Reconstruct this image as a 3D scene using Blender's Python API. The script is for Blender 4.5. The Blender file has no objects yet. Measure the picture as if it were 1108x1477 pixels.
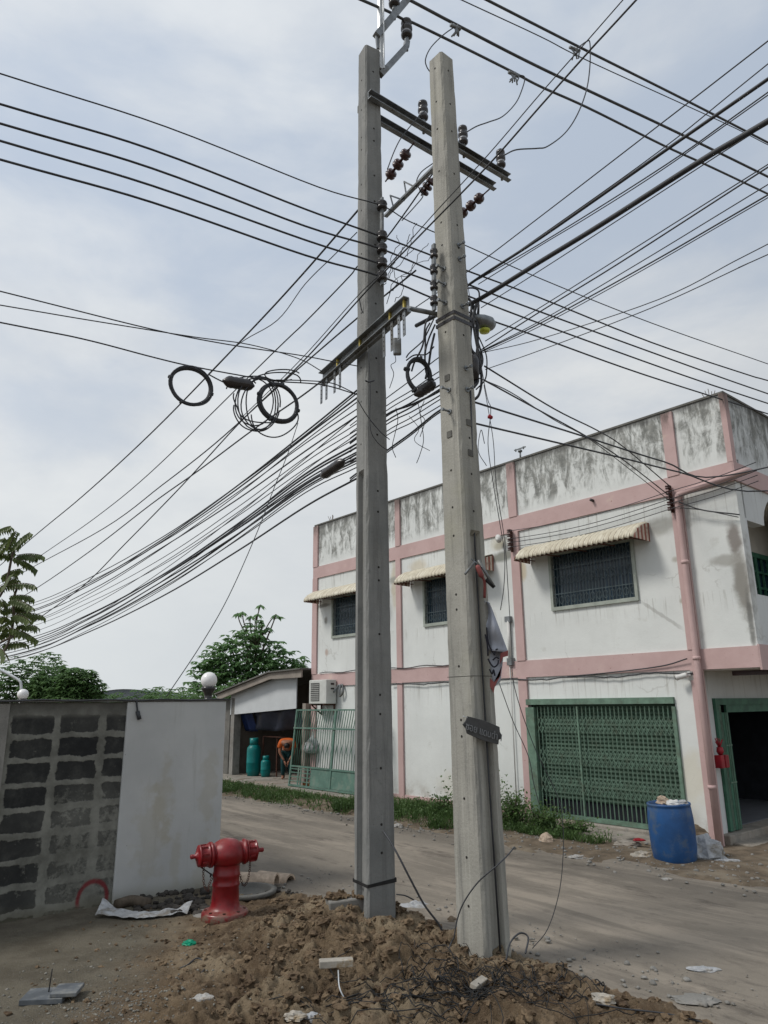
import bpy, math, random
from math import sin, cos, pi, radians, sqrt, atan2, degrees, exp
from mathutils import Vector, Matrix, noise
random.seed(7)
scene = bpy.context.scene
COL = scene.collection
# ------------------------------------------------------------------ surveyed camera and building axes
UC, VC, FPX = 554.0, 738.5, 1043.4
PITCH, ROLL, HEAD, CH = radians(14.888), radians(-.627), radians(40.354), 2.25
CAM = Vector((0, 0, CH))
_r0 = Vector((1, 0, 0)); FW = Vector((0, cos(PITCH), sin(PITCH))); _u0 = Vector((0, -sin(PITCH), cos(PITCH)))
RT = cos(ROLL)*_r0 + sin(ROLL)*_u0
UP = -sin(ROLL)*_r0 + cos(ROLL)*_u0
def ray(u, v): return RT*((u-UC)/FPX) + FW + UP*((VC-v)/FPX)
def gz(u, v, z=0.0): d = ray(u, v); return CAM + d*((z-CH)/d.z)
def aty(u, v, y): d = ray(u, v); return CAM + d*(y/d.y)
A = Vector((-sin(HEAD), cos(HEAD), 0)); B = Vector((cos(HEAD), sin(HEAD), 0))
C0 = gz(1035.5, 1220)
def P(s, t, z=0.0): return C0 + A*s + B*t + Vector((0, 0, z))
def rotz(v, deg):
    c, s = cos(radians(deg)), sin(radians(deg)); return Vector((c*v.x-s*v.y, s*v.x+c*v.y, 0))
def plane(pt, n): return (n, (pt-C0).dot(n))
def onp(u, v, pl):
    r = ray(u, v); n, d = pl; k = (d-(CAM-C0).dot(n))/r.dot(n); return CAM + r*k
# ------------------------------------------------------------------ node materials
class NT:
    def __init__(s, name, rough=.8, metal=0.0, spec=.3):
        s.m = bpy.data.materials.new(name); s.m.use_nodes = True
        s.t = s.m.node_tree; s.b = s.t.nodes['Principled BSDF']
        s.b.inputs['Roughness'].default_value = rough; s.b.inputs['Metallic'].default_value = metal
        s.b.inputs['Specular IOR Level'].default_value = spec
        s.co = s.t.nodes.new('ShaderNodeTexCoord'); s.vec = s.co.outputs['Object']
        s._xyz = None
    def n(s, t, **k):
        n = s.t.nodes.new(t)
        for a, b in k.items(): setattr(n, a, b)
        return n
    def put(s, sock, v):
        if isinstance(v, (int, float)): sock.default_value = v
        elif isinstance(v, (tuple, list, Vector)):
            v = tuple(v)
            sock.default_value = v if len(v) == len(sock.default_value) else v+(1,)
        else: s.t.links.new(v, sock)
    def world(s): s.geo = s.n('ShaderNodeNewGeometry'); s.vec = s.geo.outputs['Position']; s._xyz = None
    def xyz(s):
        if not s._xyz:
            x = s.n('ShaderNodeSeparateXYZ'); s.put(x.inputs[0], s.vec); s._xyz = x.outputs
        return s._xyz
    def scl(s, v, vec=None):
        m = s.n('ShaderNodeMapping'); s.put(m.inputs[0], vec or s.vec); m.inputs['Scale'].default_value = v; return m.outputs[0]
    def noise(s, scale, det=4, rough=.6, vec=None, dist=0.0):
        x = s.n('ShaderNodeTexNoise'); s.put(x.inputs['Vector'], vec or s.vec)
        x.inputs['Scale'].default_value = scale; x.inputs['Detail'].default_value = det; x.inputs['Roughness'].default_value = rough
        x.inputs['Distortion'].default_value = dist; return x.outputs['Fac']
    def ma(s, op, a, b=0.0, c=None, clamp=False):
        x = s.n('ShaderNodeMath', operation=op, use_clamp=clamp); s.put(x.inputs[0], a); s.put(x.inputs[1], b)
        if c is not None: s.put(x.inputs[2], c)
        return x.outputs[0]
    def mr(s, v, a, b, c=0.0, d=1.0):
        x = s.n('ShaderNodeMapRange'); x.interpolation_type = 'SMOOTHSTEP'
        s.put(x.inputs[0], v)
        for i, q in enumerate((a, b, c, d)): s.put(x.inputs[i+1], q)
        return x.outputs[0]
    def mix(s, f, a, b, mode='MIX'):
        x = s.n('ShaderNodeMix', data_type='RGBA', blend_type=mode); s.put(x.inputs[0], f); s.put(x.inputs[6], a); s.put(x.inputs[7], b); return x.outputs[2]
    def blob(s, x0, z0, rx, rz, axis=0, wob=.35, nsc=3):
        X = s.xyz()
        w = s.noise(nsc, 4)
        dx = s.ma('DIVIDE', s.ma('SUBTRACT', X[axis], x0), rx); dz = s.ma('DIVIDE', s.ma('SUBTRACT', X[2], z0), rz)
        d = s.ma('SQRT', s.ma('ADD', s.ma('MULTIPLY', dx, dx), s.ma('MULTIPLY', dz, dz)))
        d = s.ma('ADD', d, s.ma('MULTIPLY', s.ma('SUBTRACT', w, .5), wob*4))
        return s.mr(d, 1.35, .45)
    def bump(s, h, st=.3, dist=.01):
        x = s.n('ShaderNodeBump'); x.inputs['Strength'].default_value = st; x.inputs['Distance'].default_value = dist
        s.put(x.inputs['Height'], h); s.t.links.new(x.outputs[0], s.b.inputs['Normal'])
    def col(s, c): s.put(s.b.inputs['Base Color'], c); return s.m
    def rgh(s, v): s.put(s.b.inputs['Roughness'], v)
def simple(name, c, rough=.7, metal=0, var=.25, sc=6, bump=.15, spec=.3, dirt=None, dsc=2.5):
    n = NT(name, rough, metal, spec)
    f = n.noise(sc, 5)
    d = tuple(x*(1-var) for x in c); l = tuple(min(1, x*(1+var)) for x in c)
    k = n.mix(n.mr(f, .3, .7), d, l)
    if dirt: k = n.mix(n.mr(n.noise(dsc, 6, .65), .48, .68), k, dirt)
    if bump: n.bump(n.noise(sc*6, 4), bump, .01)
    return n.col(k)
M = {}
# cables, metal, plastics
M['cable'] = simple('black cable sheath', (.045, .047, .052), .55, var=.3, sc=3, bump=0)
M['cableg'] = simple('weathered grey cable', (.06, .065, .07), .6, var=.3, sc=3, bump=0)
M['wire'] = simple('aluminium conductor', (.09, .095, .10), .5, metal=.3, var=.2, bump=0)
M['rust'] = simple('rusty iron', (.07, .03, .02), .8, var=.4, sc=20)
M['steel'] = simple('galvanised steel', (.22, .235, .245), .5, metal=.5, var=.2, sc=8, dirt=(.13, .125, .11))
M['steelw'] = simple('pale zinc rod', (.6, .62, .63), .45, metal=.3, var=.15)
M['dark'] = simple('dark glazed porcelain', (.03, .026, .026), .25, var=.3, spec=.5)
M['brownp'] = simple('brown porcelain', (.05, .02, .018), .3, var=.3, spec=.5)
M['greyp'] = simple('grey glaze', (.35, .36, .38), .35, var=.1)
M['yellow'] = simple('yellow tag paint', (.45, .36, .08), .6)
M['black'] = simple('black rubber', (.02, .02, .02), .7)
M['hole'] = simple('shadowed bore', (.03, .028, .025), .95, bump=0)
M['red'] = simple('red plastic', (.26, .014, .022), .45)
M['orange'] = simple('orange cloth', (.5, .10, .015), .8, var=.15)
M['yel'] = simple('yellow slipper rubber', (.65, .33, .03), .6)
M['lit'] = simple('dusty white scrap', (.36, .35, .33), .7, var=.2, sc=12, dirt=(.2, .16, .12), dsc=14)
M['white'] = simple('off white plastic', (.56, .56, .54), .5, var=.08)
M['globe'] = simple('opal globe', (.78, .77, .76), .3, var=.03, bump=0, spec=.5)
M['greenlit'] = simple('green plastic', (.0, .22, .12), .5)
M['clay'] = simple('fired clay', (.42, .33, .25), .85, sc=10)
M['bluepl'] = None
def m_concrete(name, c1, c2, seam=True, dark=(.12, .12, .115), zs=.5, warm=None):
    n = NT(name, .85)
    big = n.noise(1.6, 6, .65)
    k = n.mix(n.mr(big, .3, .7), c1, c2)
    st = n.noise(1.0, 6, .7, vec=n.scl((9, 9, zs)))
    k = n.mix(n.ma('MULTIPLY', n.mr(st, .48, .68), .6), k, dark)
    lt = n.noise(1.0, 5, .7, vec=n.scl((14, 14, .35)))
    k = n.mix(n.ma('MULTIPLY', n.mr(lt, .55, .7), .4), k, tuple(min(1, x*1.35) for x in c2))
    k = n.mix(n.ma('MULTIPLY', n.mr(n.noise(2.2, 7, .75), .58, .66), .45), k, tuple(x*.6 for x in c1))
    sp = n.noise(60, 3, .6)
    k = n.mix(n.ma('MULTIPLY', n.mr(sp, .62, .72), .5), k, tuple(x*.55 for x in c1))
    if warm: k = n.mix(n.ma('MULTIPLY', n.mr(n.noise(.9, 5, .6), .5, .7), .5), k, warm)
    v = n.n('ShaderNodeTexVoronoi'); n.put(v.inputs['Vector'], n.vec); v.inputs['Scale'].default_value = 38
    pit = n.mr(v.outputs['Distance'], .05, .16)
    k = n.mix(n.ma('SUBTRACT', .4, n.ma('MULTIPLY', pit, .4)), k, tuple(x*.4 for x in c1))
    n.bump(n.ma('ADD', n.noise(40, 5), n.ma('MULTIPLY', n.noise(6, 4), 1.5)), .35, .012)
    return n.col(k)
M['poleA'] = m_concrete('weathered pole concrete', (.18, .185, .18), (.255, .255, .243), warm=(.22, .215, .19))
M['poleB'] = m_concrete('pale new pole concrete', (.29, .282, .25), (.37, .36, .32), warm=(.34, .33, .25))
M['conc'] = m_concrete('rough grey concrete', (.17, .165, .15), (.26, .25, .23), zs=3, warm=(.2, .16, .12))
M['concd'] = m_concrete('dark dirty concrete', (.09, .088, .08), (.16, .155, .14), zs=3)
M['step'] = m_concrete('concrete step', (.2, .18, .15), (.33, .3, .26), zs=4, warm=(.22, .15, .1))
# building render: local x = along facade to the right, z up
def m_render(name, base, parapet=True, front=False):
    n = NT(name, .85)
    X = n.xyz()
    k = n.mix(n.mr(n.noise(1.1, 5, .6), .3, .75), tuple(x*.9 for x in base), base)
    k = n.mix(n.ma('MULTIPLY', n.mr(n.noise(1.2, 6, .7, vec=n.scl((3, 3, .35))), .55, .8), .25), k, (.42, .42, .38))
    hz = X[2]
    if parapet:
        top = n.mr(hz, 6.22, 6.55)
        v1 = n.noise(1.0, 8, .75, vec=n.scl((4.2, 4.2, .9)), dist=.8)
        v2 = n.noise(2.2, 8, .75, vec=n.scl((1.4, 1.4, 1)), dist=.9)
        gr = n.mr(n.ma('ADD', n.ma('MULTIPLY', v1, .55), n.ma('ADD', n.ma('MULTIPLY', v2, .45), n.ma('MULTIPLY', n.mr(hz, 6.2, 7.5), .06))), .46, .60)
        grime = n.mix(n.mr(n.noise(7, 6, .7), .35, .65), (.10, .105, .095), (.23, .23, .21))
        k = n.mix(n.ma('MULTIPLY', n.ma('MULTIPLY', gr, top), .88), k, grime)
        fl = n.mr(n.noise(9, 5, .7, vec=n.scl((1, 1, .5))), .62, .68)
        k = n.mix(n.ma('MULTIPLY', n.ma('MULTIPLY', fl, top), .55), k, (.6, .62, .58))
        cap = n.mr(n.ma('ADD', hz, n.ma('MULTIPLY', v1, .3)), 7.45, 7.6)
        k = n.mix(n.ma('MULTIPLY', cap, .75), k, (.09, .09, .085))
    if not front:
        for (x0, z0, rx, rz, c, a) in [(.92, 4.9, .12, .33, (.17, .145, .13), .85), (.95, 4.1, .14, .6, (.2, .185, .16), .85), (.75, 4.55, .3, .1, (.3, .29, .26), .7), (1.0, 3.5, .05, .5, (.12, .12, .11), .8),
            (-4.15, 5.38, .55, .11, (.21, .22, .19), .9), (-3.75, 5.42, .5, .09, (.25, .25, .22), .8), (-.35, 5.33, .5, .16, (.33, .33, .3), .75), (-3.6, 5.0, .1, .22, (.5, .42, .27), .7), (-4.2, 5.65, .16, .1, (.25, .25, .22), .7), (-4.25, 5.72, .25, .18, (.48, .43, .3), .45),
            (-6.9, 5.55, .35, .2, (.5, .43, .3), .6), (-7.8, 5.2, .12, .6, (.5, .43, .3), .65), (-7.75, 5.35, .3, .1, (.3, .31, .28), .8), (-10.8, 4.6, .08, .12, (.22, .2, .17), .8), (-10.95, 5.03, .35, .06, (.18, .17, .15), .8), (-10.75, 3.7, .08, .1, (.4, .3, .25), .8),
            (-.3, 1.0, .25, .5, (.58, .53, .4), .5), (-.55, .35, .3, .25, (.45, .42, .37), .6), (-5.9, .5, .5, .3, (.6, .58, .5), .5), (-.15, 4.7, .08, .06, (.4, .38, .33), .8), (-.1, 3.95, .06, .05, (.4, .36, .3), .8)]:
            k = n.mix(n.ma('MULTIPLY', n.blob(x0, z0, rx, rz), a), k, c)
        # skim-coated crack running down to the right of the window
        li = n.ma('ABSOLUTE', n.ma('ADD', n.ma('ADD', X[2], -3.98), n.ma('MULTIPLY', n.ma('ADD', X[0], .85), .75)))
        li = n.ma('ADD', li, n.ma('MULTIPLY', n.ma('SUBTRACT', n.noise(9, 4), .5), .09))
        k = n.mix(n.ma('MULTIPLY', n.ma('MULTIPLY', n.mr(li, .05, .02), n.mr(X[0], -.95, -.8)), n.ma('MULTIPLY', n.mr(X[0], -.1, -.3), .55)), k, (.33, .33, .31))
        low = n.ma('MULTIPLY', n.mr(hz, .7, .1), n.mr(n.noise(3, 6, .7), .4, .65))
        k = n.mix(n.ma('MULTIPLY', low, .6), k, (.28, .24, .19))
    dr = n.noise(1.0, 7, .75, vec=n.scl((13, 13, .5)), dist=.3)
    for zt, ln in ((5.87, .9), (2.76, .7), (4.06, .45)):
        mk = n.ma('MULTIPLY', n.mr(hz, zt-ln, zt-.02), n.mr(hz, zt+.01, zt-.01))
        k = n.mix(n.ma('MULTIPLY', n.ma('MULTIPLY', mk, n.mr(dr, .52, .66)), .6), k, (.24, .225, .19))
    cv = n.n('ShaderNodeTexVoronoi'); cv.feature = 'DISTANCE_TO_EDGE'; cv.inputs['Scale'].default_value = .55
    wv = n.n('ShaderNodeVectorMath', operation='MULTIPLY_ADD'); nn_ = n.n('ShaderNodeTexNoise'); n.put(nn_.inputs['Vector'], n.vec); nn_.inputs['Scale'].default_value = 2.5; nn_.inputs['Detail'].default_value = 6
    n.put(wv.inputs[0], nn_.outputs['Color']); wv.inputs[1].default_value = (.7, .7, .7); n.put(wv.inputs[2], n.vec); n.put(cv.inputs['Vector'], wv.outputs[0])
    k = n.mix(n.ma('MULTIPLY', n.mr(cv.outputs['Distance'], .010, .003), n.mr(n.noise(.8, 3), .50, .58, 0, .3)), k, (.3, .29, .26))
    k = n.mix(n.ma('MULTIPLY', n.mr(n.noise(2.6, 7, .7), .60, .68), .35), k, (.45, .45, .41))
    n.bump(n.ma('ADD', n.noise(2.2, 6, .7), n.ma('MULTIPLY', n.noise(30, 4), .12)), .25, .03)
    return n.col(k)
M['render'] = m_render('white lime render', (.68, .70, .68))
M['renderf'] = m_render('white lime render front', (.62, .64, .635), front=True)
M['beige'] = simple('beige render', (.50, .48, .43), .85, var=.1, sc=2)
def m_pink():
    n = NT('faded pink paint', .75)
    X = n.xyz()
    k = n.mix(n.mr(n.noise(1.3, 6, .65), .3, .7), (.45, .315, .30), (.52, .375, .36))
    k = n.mix(n.ma('MULTIPLY', n.mr(n.noise(2.6, 7, .75), .6, .7), .5), k, (.55, .45, .36))
    top = n.mr(X[2], 6.9, 7.5)
    k = n.mix(n.ma('MULTIPLY', top, n.mr(n.noise(5, 6, .7, vec=n.scl((1, 1, .4))), .3, .6)), k, (.12, .09, .08))
    k = n.mix(n.ma('MULTIPLY', n.mr(n.noise(11, 5, .7), .66, .7), .7), k, (.26, .13, .11))
    n.bump(n.noise(18, 5), .2, .01)
    return n.col(k)
M['pink'] = m_pink()
M['green'] = simple('faded green gate paint', (.125, .20, .15), .55, var=.2, sc=8, dirt=(.10, .13, .095), dsc=5)
M['greend'] = simple('dark green steel', (.045, .13, .085), .55, var=.25, sc=5)
M['greenp'] = simple('pale green gate paint', (.095, .175, .14), .55, var=.15, sc=5, dirt=(.16, .22, .18), dsc=4)
def m_shutter():
    n = NT('green roller shutter', .6)
    X = n.xyz()
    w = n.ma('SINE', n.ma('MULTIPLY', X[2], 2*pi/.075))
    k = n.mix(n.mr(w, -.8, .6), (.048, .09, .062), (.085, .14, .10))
    k = n.mix(n.mr(n.noise(2, 5), .45, .7), k, (.06, .11, .075))
    n.bump(w, .6, .02)
    return n.col(k)
M['shutter'] = m_shutter()
def m_glass():
    n = NT('dusky louvre glass', .25, spec=.5)
    X = n.xyz()
    w = n.ma('SINE', n.ma('MULTIPLY', X[0], 60))
    k = n.mix(n.mr(w, -.3, .5), (.010, .026, .045), (.028, .062, .098))
    k = n.mix(n.mr(n.noise(4, 4), .4, .7), k, (.02, .04, .055))
    return n.col(k)
M['glass'] = m_glass()
M['frame'] = simple('grey green window frame', (.32, .35, .31), .6, var=.15)
M['grille'] = simple('dark window grille', (.09, .12, .13), .6)
def m_awn():
    n = NT('aged cream awning strips', .5)
    X = n.xyz()
    w = n.ma('SINE', n.ma('MULTIPLY', X[0], 2*pi/.11))
    k = n.mix(n.mr(n.noise(3, 5), .3, .7), (.52, .47, .36), (.66, .62, .50))
    k = n.mix(n.ma('MULTIPLY', n.mr(w, .2, -.4), .85), k, (.17, .13, .09))
    k = n.mix(n.ma('MULTIPLY', n.mr(n.noise(7, 6, .7, vec=n.scl((2, 1, .6))), .55, .72), .6), k, (.2, .16, .11))
    return n.col(k)
M['awn'] = m_awn()
def m_awnend():
    n = NT('striped awning cheek', .55)
    X = n.xyz()
    w = n.ma('SINE', n.ma('MULTIPLY', X[1], 2*pi/.125))
    k = n.mix(n.mr(w, -.25, .1), (.27, .09, .065), (.58, .50, .42))
    k = n.mix(n.mr(n.noise(9, 5), .5, .75), k, (.25, .16, .13))
    return n.col(k)
M['awnend'] = m_awnend()
M['awnin'] = simple('rusty awning underside', (.12, .05, .035), .8)
M['tarp'] = simple('dusty blue tarpaulin', (.03, .035, .055), .6, var=.3, sc=2, dirt=(.065, .06, .06), dsc=1.2)
M['tarpb'] = simple('deep blue tarpaulin', (.008, .02, .075), .6)
M['intwall'] = simple('grimy interior plaster', (.14, .12, .105), .9, var=.2, sc=2)
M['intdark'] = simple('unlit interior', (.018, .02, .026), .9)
M['tile'] = simple('pale floor tile', (.16, .165, .18), .4, var=.1)
M['gas'] = simple('teal cylinder paint', (.0, .15, .145), .4, var=.15, sc=4, dirt=(.02, .13, .12))
M['fascia'] = simple('brown timber fascia', (.25, .22, .19), .8, var=.15, sc=4)
M['sheetw'] = simple('white wall sheet', (.50, .52, .53), .7, var=.06, sc=1.5)
M['acw'] = simple('cream air conditioner casing', (.52, .53, .5), .6, var=.06)
M['acg'] = simple('air conditioner grille', (.09, .09, .085), .6)
M['skin'] = simple('skin', (.28, .13, .08), .6, var=.08)
M['hair'] = simple('black hair', (.012, .01, .009), .6)
M['pants'] = simple('dark teal trousers', (.008, .045, .05), .8)
# block wall : local x along wall, z up
def m_block():
    n = NT('smeared mortar block wall', .92)
    dn = n.n('ShaderNodeTexNoise'); n.put(dn.inputs['Vector'], n.vec); dn.inputs['Scale'].default_value = 4.5; dn.inputs['Detail'].default_value = 5
    va = n.n('ShaderNodeVectorMath', operation='MULTIPLY_ADD'); n.put(va.inputs[0], dn.outputs['Color']); va.inputs[1].default_value = (.09, .0, .07); n.put(va.inputs[2], n.vec)
    sx = n.n('ShaderNodeSeparateXYZ'); n.put(sx.inputs[0], va.outputs[0])
    X = n.xyz()
    def cell(v, off, per, half, soft):
        f = n.ma('FRACT', n.ma('DIVIDE', n.ma('ADD', v, off), per))
        d = n.ma('ABSOLUTE', n.ma('SUBTRACT', f, .5))
        return n.mr(d, half, half-soft)
    f = n.ma('MULTIPLY', cell(sx.outputs[0], 19.82, .53, .46, .08), cell(sx.outputs[2], 20.035, .262, .45, .14))
    cx = n.ma('FLOOR', n.ma('DIVIDE', n.ma('ADD', sx.outputs[0], 19.82), .53)); cz = n.ma('FLOOR', n.ma('DIVIDE', n.ma('ADD', sx.outputs[2], 20.035), .262))
    cb = n.n('ShaderNodeCombineXYZ'); n.put(cb.inputs[0], cx); n.put(cb.inputs[1], cz)
    wn = n.n('ShaderNodeTexWhiteNoise'); n.put(wn.inputs['Vector'], cb.outputs[0])
    # blocks low on the right of the bare part are paler, smeared over
    pale = n.ma('ADD', n.ma('MULTIPLY', n.mr(X[0], 1.05, .4), n.mr(X[2], 1.6, .9)), n.ma('MULTIPLY', wn.outputs['Value'], .35), clamp=True)
    rg = n.ma('SUBTRACT', n.noise(7.5, 8, .78), .5)
    rg2 = n.ma('SUBTRACT', n.noise(2.6, 5, .7), .5)
    f = n.ma('ADD', n.ma('MULTIPLY', f, .8), n.ma('ADD', n.ma('MULTIPLY', rg, 2.6), n.ma('MULTIPLY', rg2, 1.6)))
    f = n.mr(n.ma('SUBTRACT', f, n.ma('MULTIPLY', pale, .5)), .14, .48)
    f = n.ma('MULTIPLY', f, n.ma('SUBTRACT', 1.0, n.ma('MULTIPLY', pale, .45)))
    f = n.ma('MULTIPLY', f, n.ma('MULTIPLY', cell(sx.outputs[0], 19.82, .53, .49, .05), cell(sx.outputs[2], 20.035, .262, .48, .08)))
    f = n.ma('MULTIPLY', f, n.mr(X[2], 2.2, 2.12))
    mort = n.mix(n.mr(n.noise(2.5, 7, .7), .3, .7), (.11, .11, .095), (.25, .25, .22))
    k = n.mix(n.ma('MULTIPLY', f, n.mr(n.noise(3.2, 7, .75), .3, .55, .8, .99)), mort, n.mix(n.noise(12, 5), (.006, .007, .008), (.026, .027, .028)))
    tb = n.mr(n.ma('ADD', X[2], n.ma('MULTIPLY', n.noise(4, 5), .25)), 2.2, 2.4)
    k = n.mix(n.ma('MULTIPLY', tb, .6), k, (.055, .053, .048))
    k = n.mix(n.ma('MULTIPLY', n.mr(X[2], .22, .0), .6), k, (.13, .12, .08))
    # red sprayed arc near the foot
    dx = n.ma('SUBTRACT', X[0], .23); dz = n.ma('SUBTRACT', X[2], .13)
    r = n.ma('SQRT', n.ma('ADD', n.ma('MULTIPLY', dx, dx), n.ma('MULTIPLY', dz, n.ma('MULTIPLY', dz, .8))))
    ring = n.mr(n.ma('ABSOLUTE', n.ma('SUBTRACT', r, n.ma('ADD', .15, n.ma('MULTIPLY', n.noise(6, 3), .03)))), .036, .008)
    k = n.mix(n.ma('MULTIPLY', ring, n.ma('MULTIPLY', n.mr(X[2], .03, .12), n.mr(n.noise(9, 5), .2, .55, .3, .85))), k, (.17, .012, .018))
    n.bump(n.ma('ADD', n.ma('MULTIPLY', f, -1.0), n.ma('MULTIPLY', n.noise(20, 6, .7), .5)), .5, .015)
    return n.col(k)
M['block'] = m_block()
def m_plaster():
    n = NT('grey white painted plaster', .6)
    X = n.xyz()
    k = n.mix(n.mr(n.noise(.9, 5), .3, .7), (.42, .43, .425), (.50, .51, .50))
    for (x0, z0, rx, rz, a) in [(-.55, 1.15, .12, .45, .55), (-1.15, 1.2, .12, .4, .5), (-.42, .75, .2, .5, .45), (-.75, .45, .07, .3, .5), (-1.1, .3, .12, .35, .45)]:
        k = n.mix(n.ma('MULTIPLY', n.blob(x0, z0, rx, rz, wob=.9, nsc=6), a*.55), k, (.33, .29, .19))
    k = n.mix(n.ma('MULTIPLY', n.mr(n.noise(2, 6, .7, vec=n.scl((4, 4, .4))), .56, .75), .3), k, (.25, .24, .2))
    k = n.mix(n.ma('MULTIPLY', n.mr(X[2], .25, .0), .6), k, (.19, .18, .12))
    k = n.mix(n.mr(n.noise(30, 2), .77, .79), k, (.12, .12, .12))
    n.bump(n.ma('ADD', n.noise(1.5, 5), n.ma('MULTIPLY', n.noise(45, 4), .1)), .25, .03)
    return n.col(k)
M['plaster'] = m_plaster()
# ground materials in world space
def m_dirt():
    n = NT('dug clay soil', .95); n.world(); X = n.xyz()
    k = n.mix(n.mr(n.noise(1.6, 8, .7), .32, .62), (.098, .064, .037), (.205, .148, .09))
    k = n.mix(n.ma('MULTIPLY', n.mr(n.noise(5, 8, .75), .5, .66), .7), k, (.29, .213, .135))
    k = n.mix(n.ma('MULTIPLY', n.mr(n.noise(.8, 4), .48, .62), .65), k, (.34, .27, .18))
    k = n.mix(n.mr(n.noise(26, 6, .75), .6, .7), k, (.028, .02, .015))
    k = n.mix(n.ma('MULTIPLY', n.mr(n.noise(70, 4, .6), .62, .7), .6), k, (.24, .21, .165))
    # the flat corner by the block wall is grey-green packed grit
    g = n.ma('MULTIPLY', n.mr(n.ma('ADD', X[0], n.ma('MULTIPLY', n.noise(1.2, 4), 1.2)), -1.2, -2.0), 1)
    kg = n.mix(n.mr(n.noise(2.2, 6, .7), .35, .65), (.125, .108, .078), (.19, .168, .125))
    kg = n.mix(n.mr(n.noise(90, 3), .6, .68), kg, (.2, .19, .17))
    k = n.mix(g, k, kg)
    n.bump(n.ma('ADD', n.ma('MULTIPLY', n.noise(22, 8, .8), 1.2), n.noise(80, 5, .7)), .9, .03)
    return n.col(k)
M['dirt'] = m_dirt()
def m_clod():
    n = NT('clay clods', .95); n.world()
    k = n.mix(n.mr(n.noise(4, 6, .7), .35, .65), (.088, .058, .035), (.225, .162, .10))
    n.bump(n.noise(60, 6, .8), .8, .02)
    return n.col(k)
M['clod'] = m_clod()
def m_road():
    n = NT('dusty worn road', .9); n.world()
    m = n.n('ShaderNodeMapping'); n.put(m.inputs[0], n.vec); m.inputs['Rotation'].default_value = (0, 0, -(HEAD)); v = m.outputs[0]
    k = n.mix(n.mr(n.noise(.5, 6, .65, vec=n.scl((1.6, .5, 1), v)), .3, .7), (.13, .113, .092), (.215, .188, .152))
    tr = n.noise(1.0, 7, .7, vec=n.scl((1.7, .28, 1), v), dist=.5)
    k = n.mix(n.ma('MULTIPLY', n.mr(tr, .46, .64), .75), k, (.28, .242, .195))
    k = n.mix(n.ma('MULTIPLY', n.mr(n.noise(1.3, 7, .72, vec=n.scl((1.3, .4, 1), v)), .54, .68), .7), k, (.06, .05, .042))
    k = n.mix(n.ma('MULTIPLY', n.mr(n.noise(6, 6, .7), .52, .7), .35), k, (.10, .085, .072))
    k = n.mix(n.ma('MULTIPLY', n.mr(n.noise(120, 3), .62, .7), .45), k, (.33, .31, .28))
    vo = n.n('ShaderNodeTexVoronoi'); n.put(vo.inputs['Vector'], n.vec); vo.inputs['Scale'].default_value = 30
    k = n.mix(n.ma('MULTIPLY', n.mr(vo.outputs['Distance'], .14, .05), n.mr(n.noise(1.4, 4), .5, .6)), k, (.3, .28, .25))
    n.bump(n.ma('ADD', n.noise(9, 6, .7), n.ma('MULTIPLY', n.noise(60, 4), .4)), .5, .015)
    return n.col(k)
M['road'] = m_road()
M['verge'] = simple('verge soil', (.125, .096, .066), .95, var=.3, sc=5, bump=.6, dirt=(.2, .165, .12), dsc=1.2)
def m_leaf(name, d, l, tr=.35):
    n = NT(name, .5, spec=.35)
    oi = n.noise(.9, 3); geo = n.n('ShaderNodeNewGeometry')
    k = n.mix(n.mr(n.noise(.7, 4), .3, .7), d, l)
    k = n.mix(n.ma('MULTIPLY', geo.outputs['Random Per Island'], .6), k, tuple(x*1.6 for x in l))
    n.col(k)
    t = n.n('ShaderNodeBsdfTranslucent'); n.put(t.inputs[0], n.mix(.5, k, tuple(min(1, x*2) for x in l)))
    ms = n.n('ShaderNodeMixShader'); ms.inputs[0].default_value = tr
    n.t.links.new(n.b.outputs[0], ms.inputs[1]); n.t.links.new(t.outputs[0], ms.inputs[2])
    n.t.links.new(ms.outputs[0], n.t.nodes['Material Output'].inputs[0]); return n.m
M['leafA'] = m_leaf('glossy mid green leaves', (.055, .12, .05), (.12, .21, .085))
M['leafB'] = m_leaf('olive pinnate leaves', (.055, .08, .025), (.095, .125, .04))
M['leafC'] = m_leaf('far tree leaves', (.045, .09, .035), (.095, .165, .06))
M['grass'] = m_leaf('verge grass', (.035, .07, .022), (.08, .135, .042), .3)
M['bark'] = simple('grey brown bark', (.10, .08, .06), .9, sc=10)
M['blue'] = simple('blue barrel plastic', (.012, .068, .20), .45, var=.2, sc=3, dirt=(.06, .10, .17), dsc=5, spec=.45)
def m_hyd():
    n = NT('hydrant red enamel', .35, spec=.5)
    X = n.xyz()
    k = n.mix(n.mr(n.noise(6, 5), .3, .7), (.15, .004, .007), (.225, .006, .010))
    k = n.mix(n.ma('MULTIPLY', n.mr(X[2], .12, .0), n.mr(n.noise(14, 5), .35, .6)), k, (.16, .11, .08))
    k = n.mix(n.ma('MULTIPLY', n.mr(n.noise(26, 5, .7), .62, .66), .7), k, (.07, .014, .014))
    k = n.mix(n.ma('MULTIPLY', n.mr(n.noise(5, 6, .75), .52, .68), .3), k, (.25, .03, .03))
    gn = n.n('ShaderNodeNewGeometry'); sn_ = n.n('ShaderNodeSeparateXYZ'); n.put(sn_.inputs[0], gn.outputs['Normal'])
    k = n.mix(n.ma('MULTIPLY', n.mr(sn_.outputs[2], .55, 1.0), n.mr(n.noise(12, 5), .35, .65, .0, .3)), k, (.25, .12, .09))
    n.rgh(n.mr(n.noise(8, 4), .3, .7, .28, .5))
    n.bump(n.noise(50, 3), .08, .004)
    return n.col(k)
M['hyd'] = m_hyd()
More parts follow.
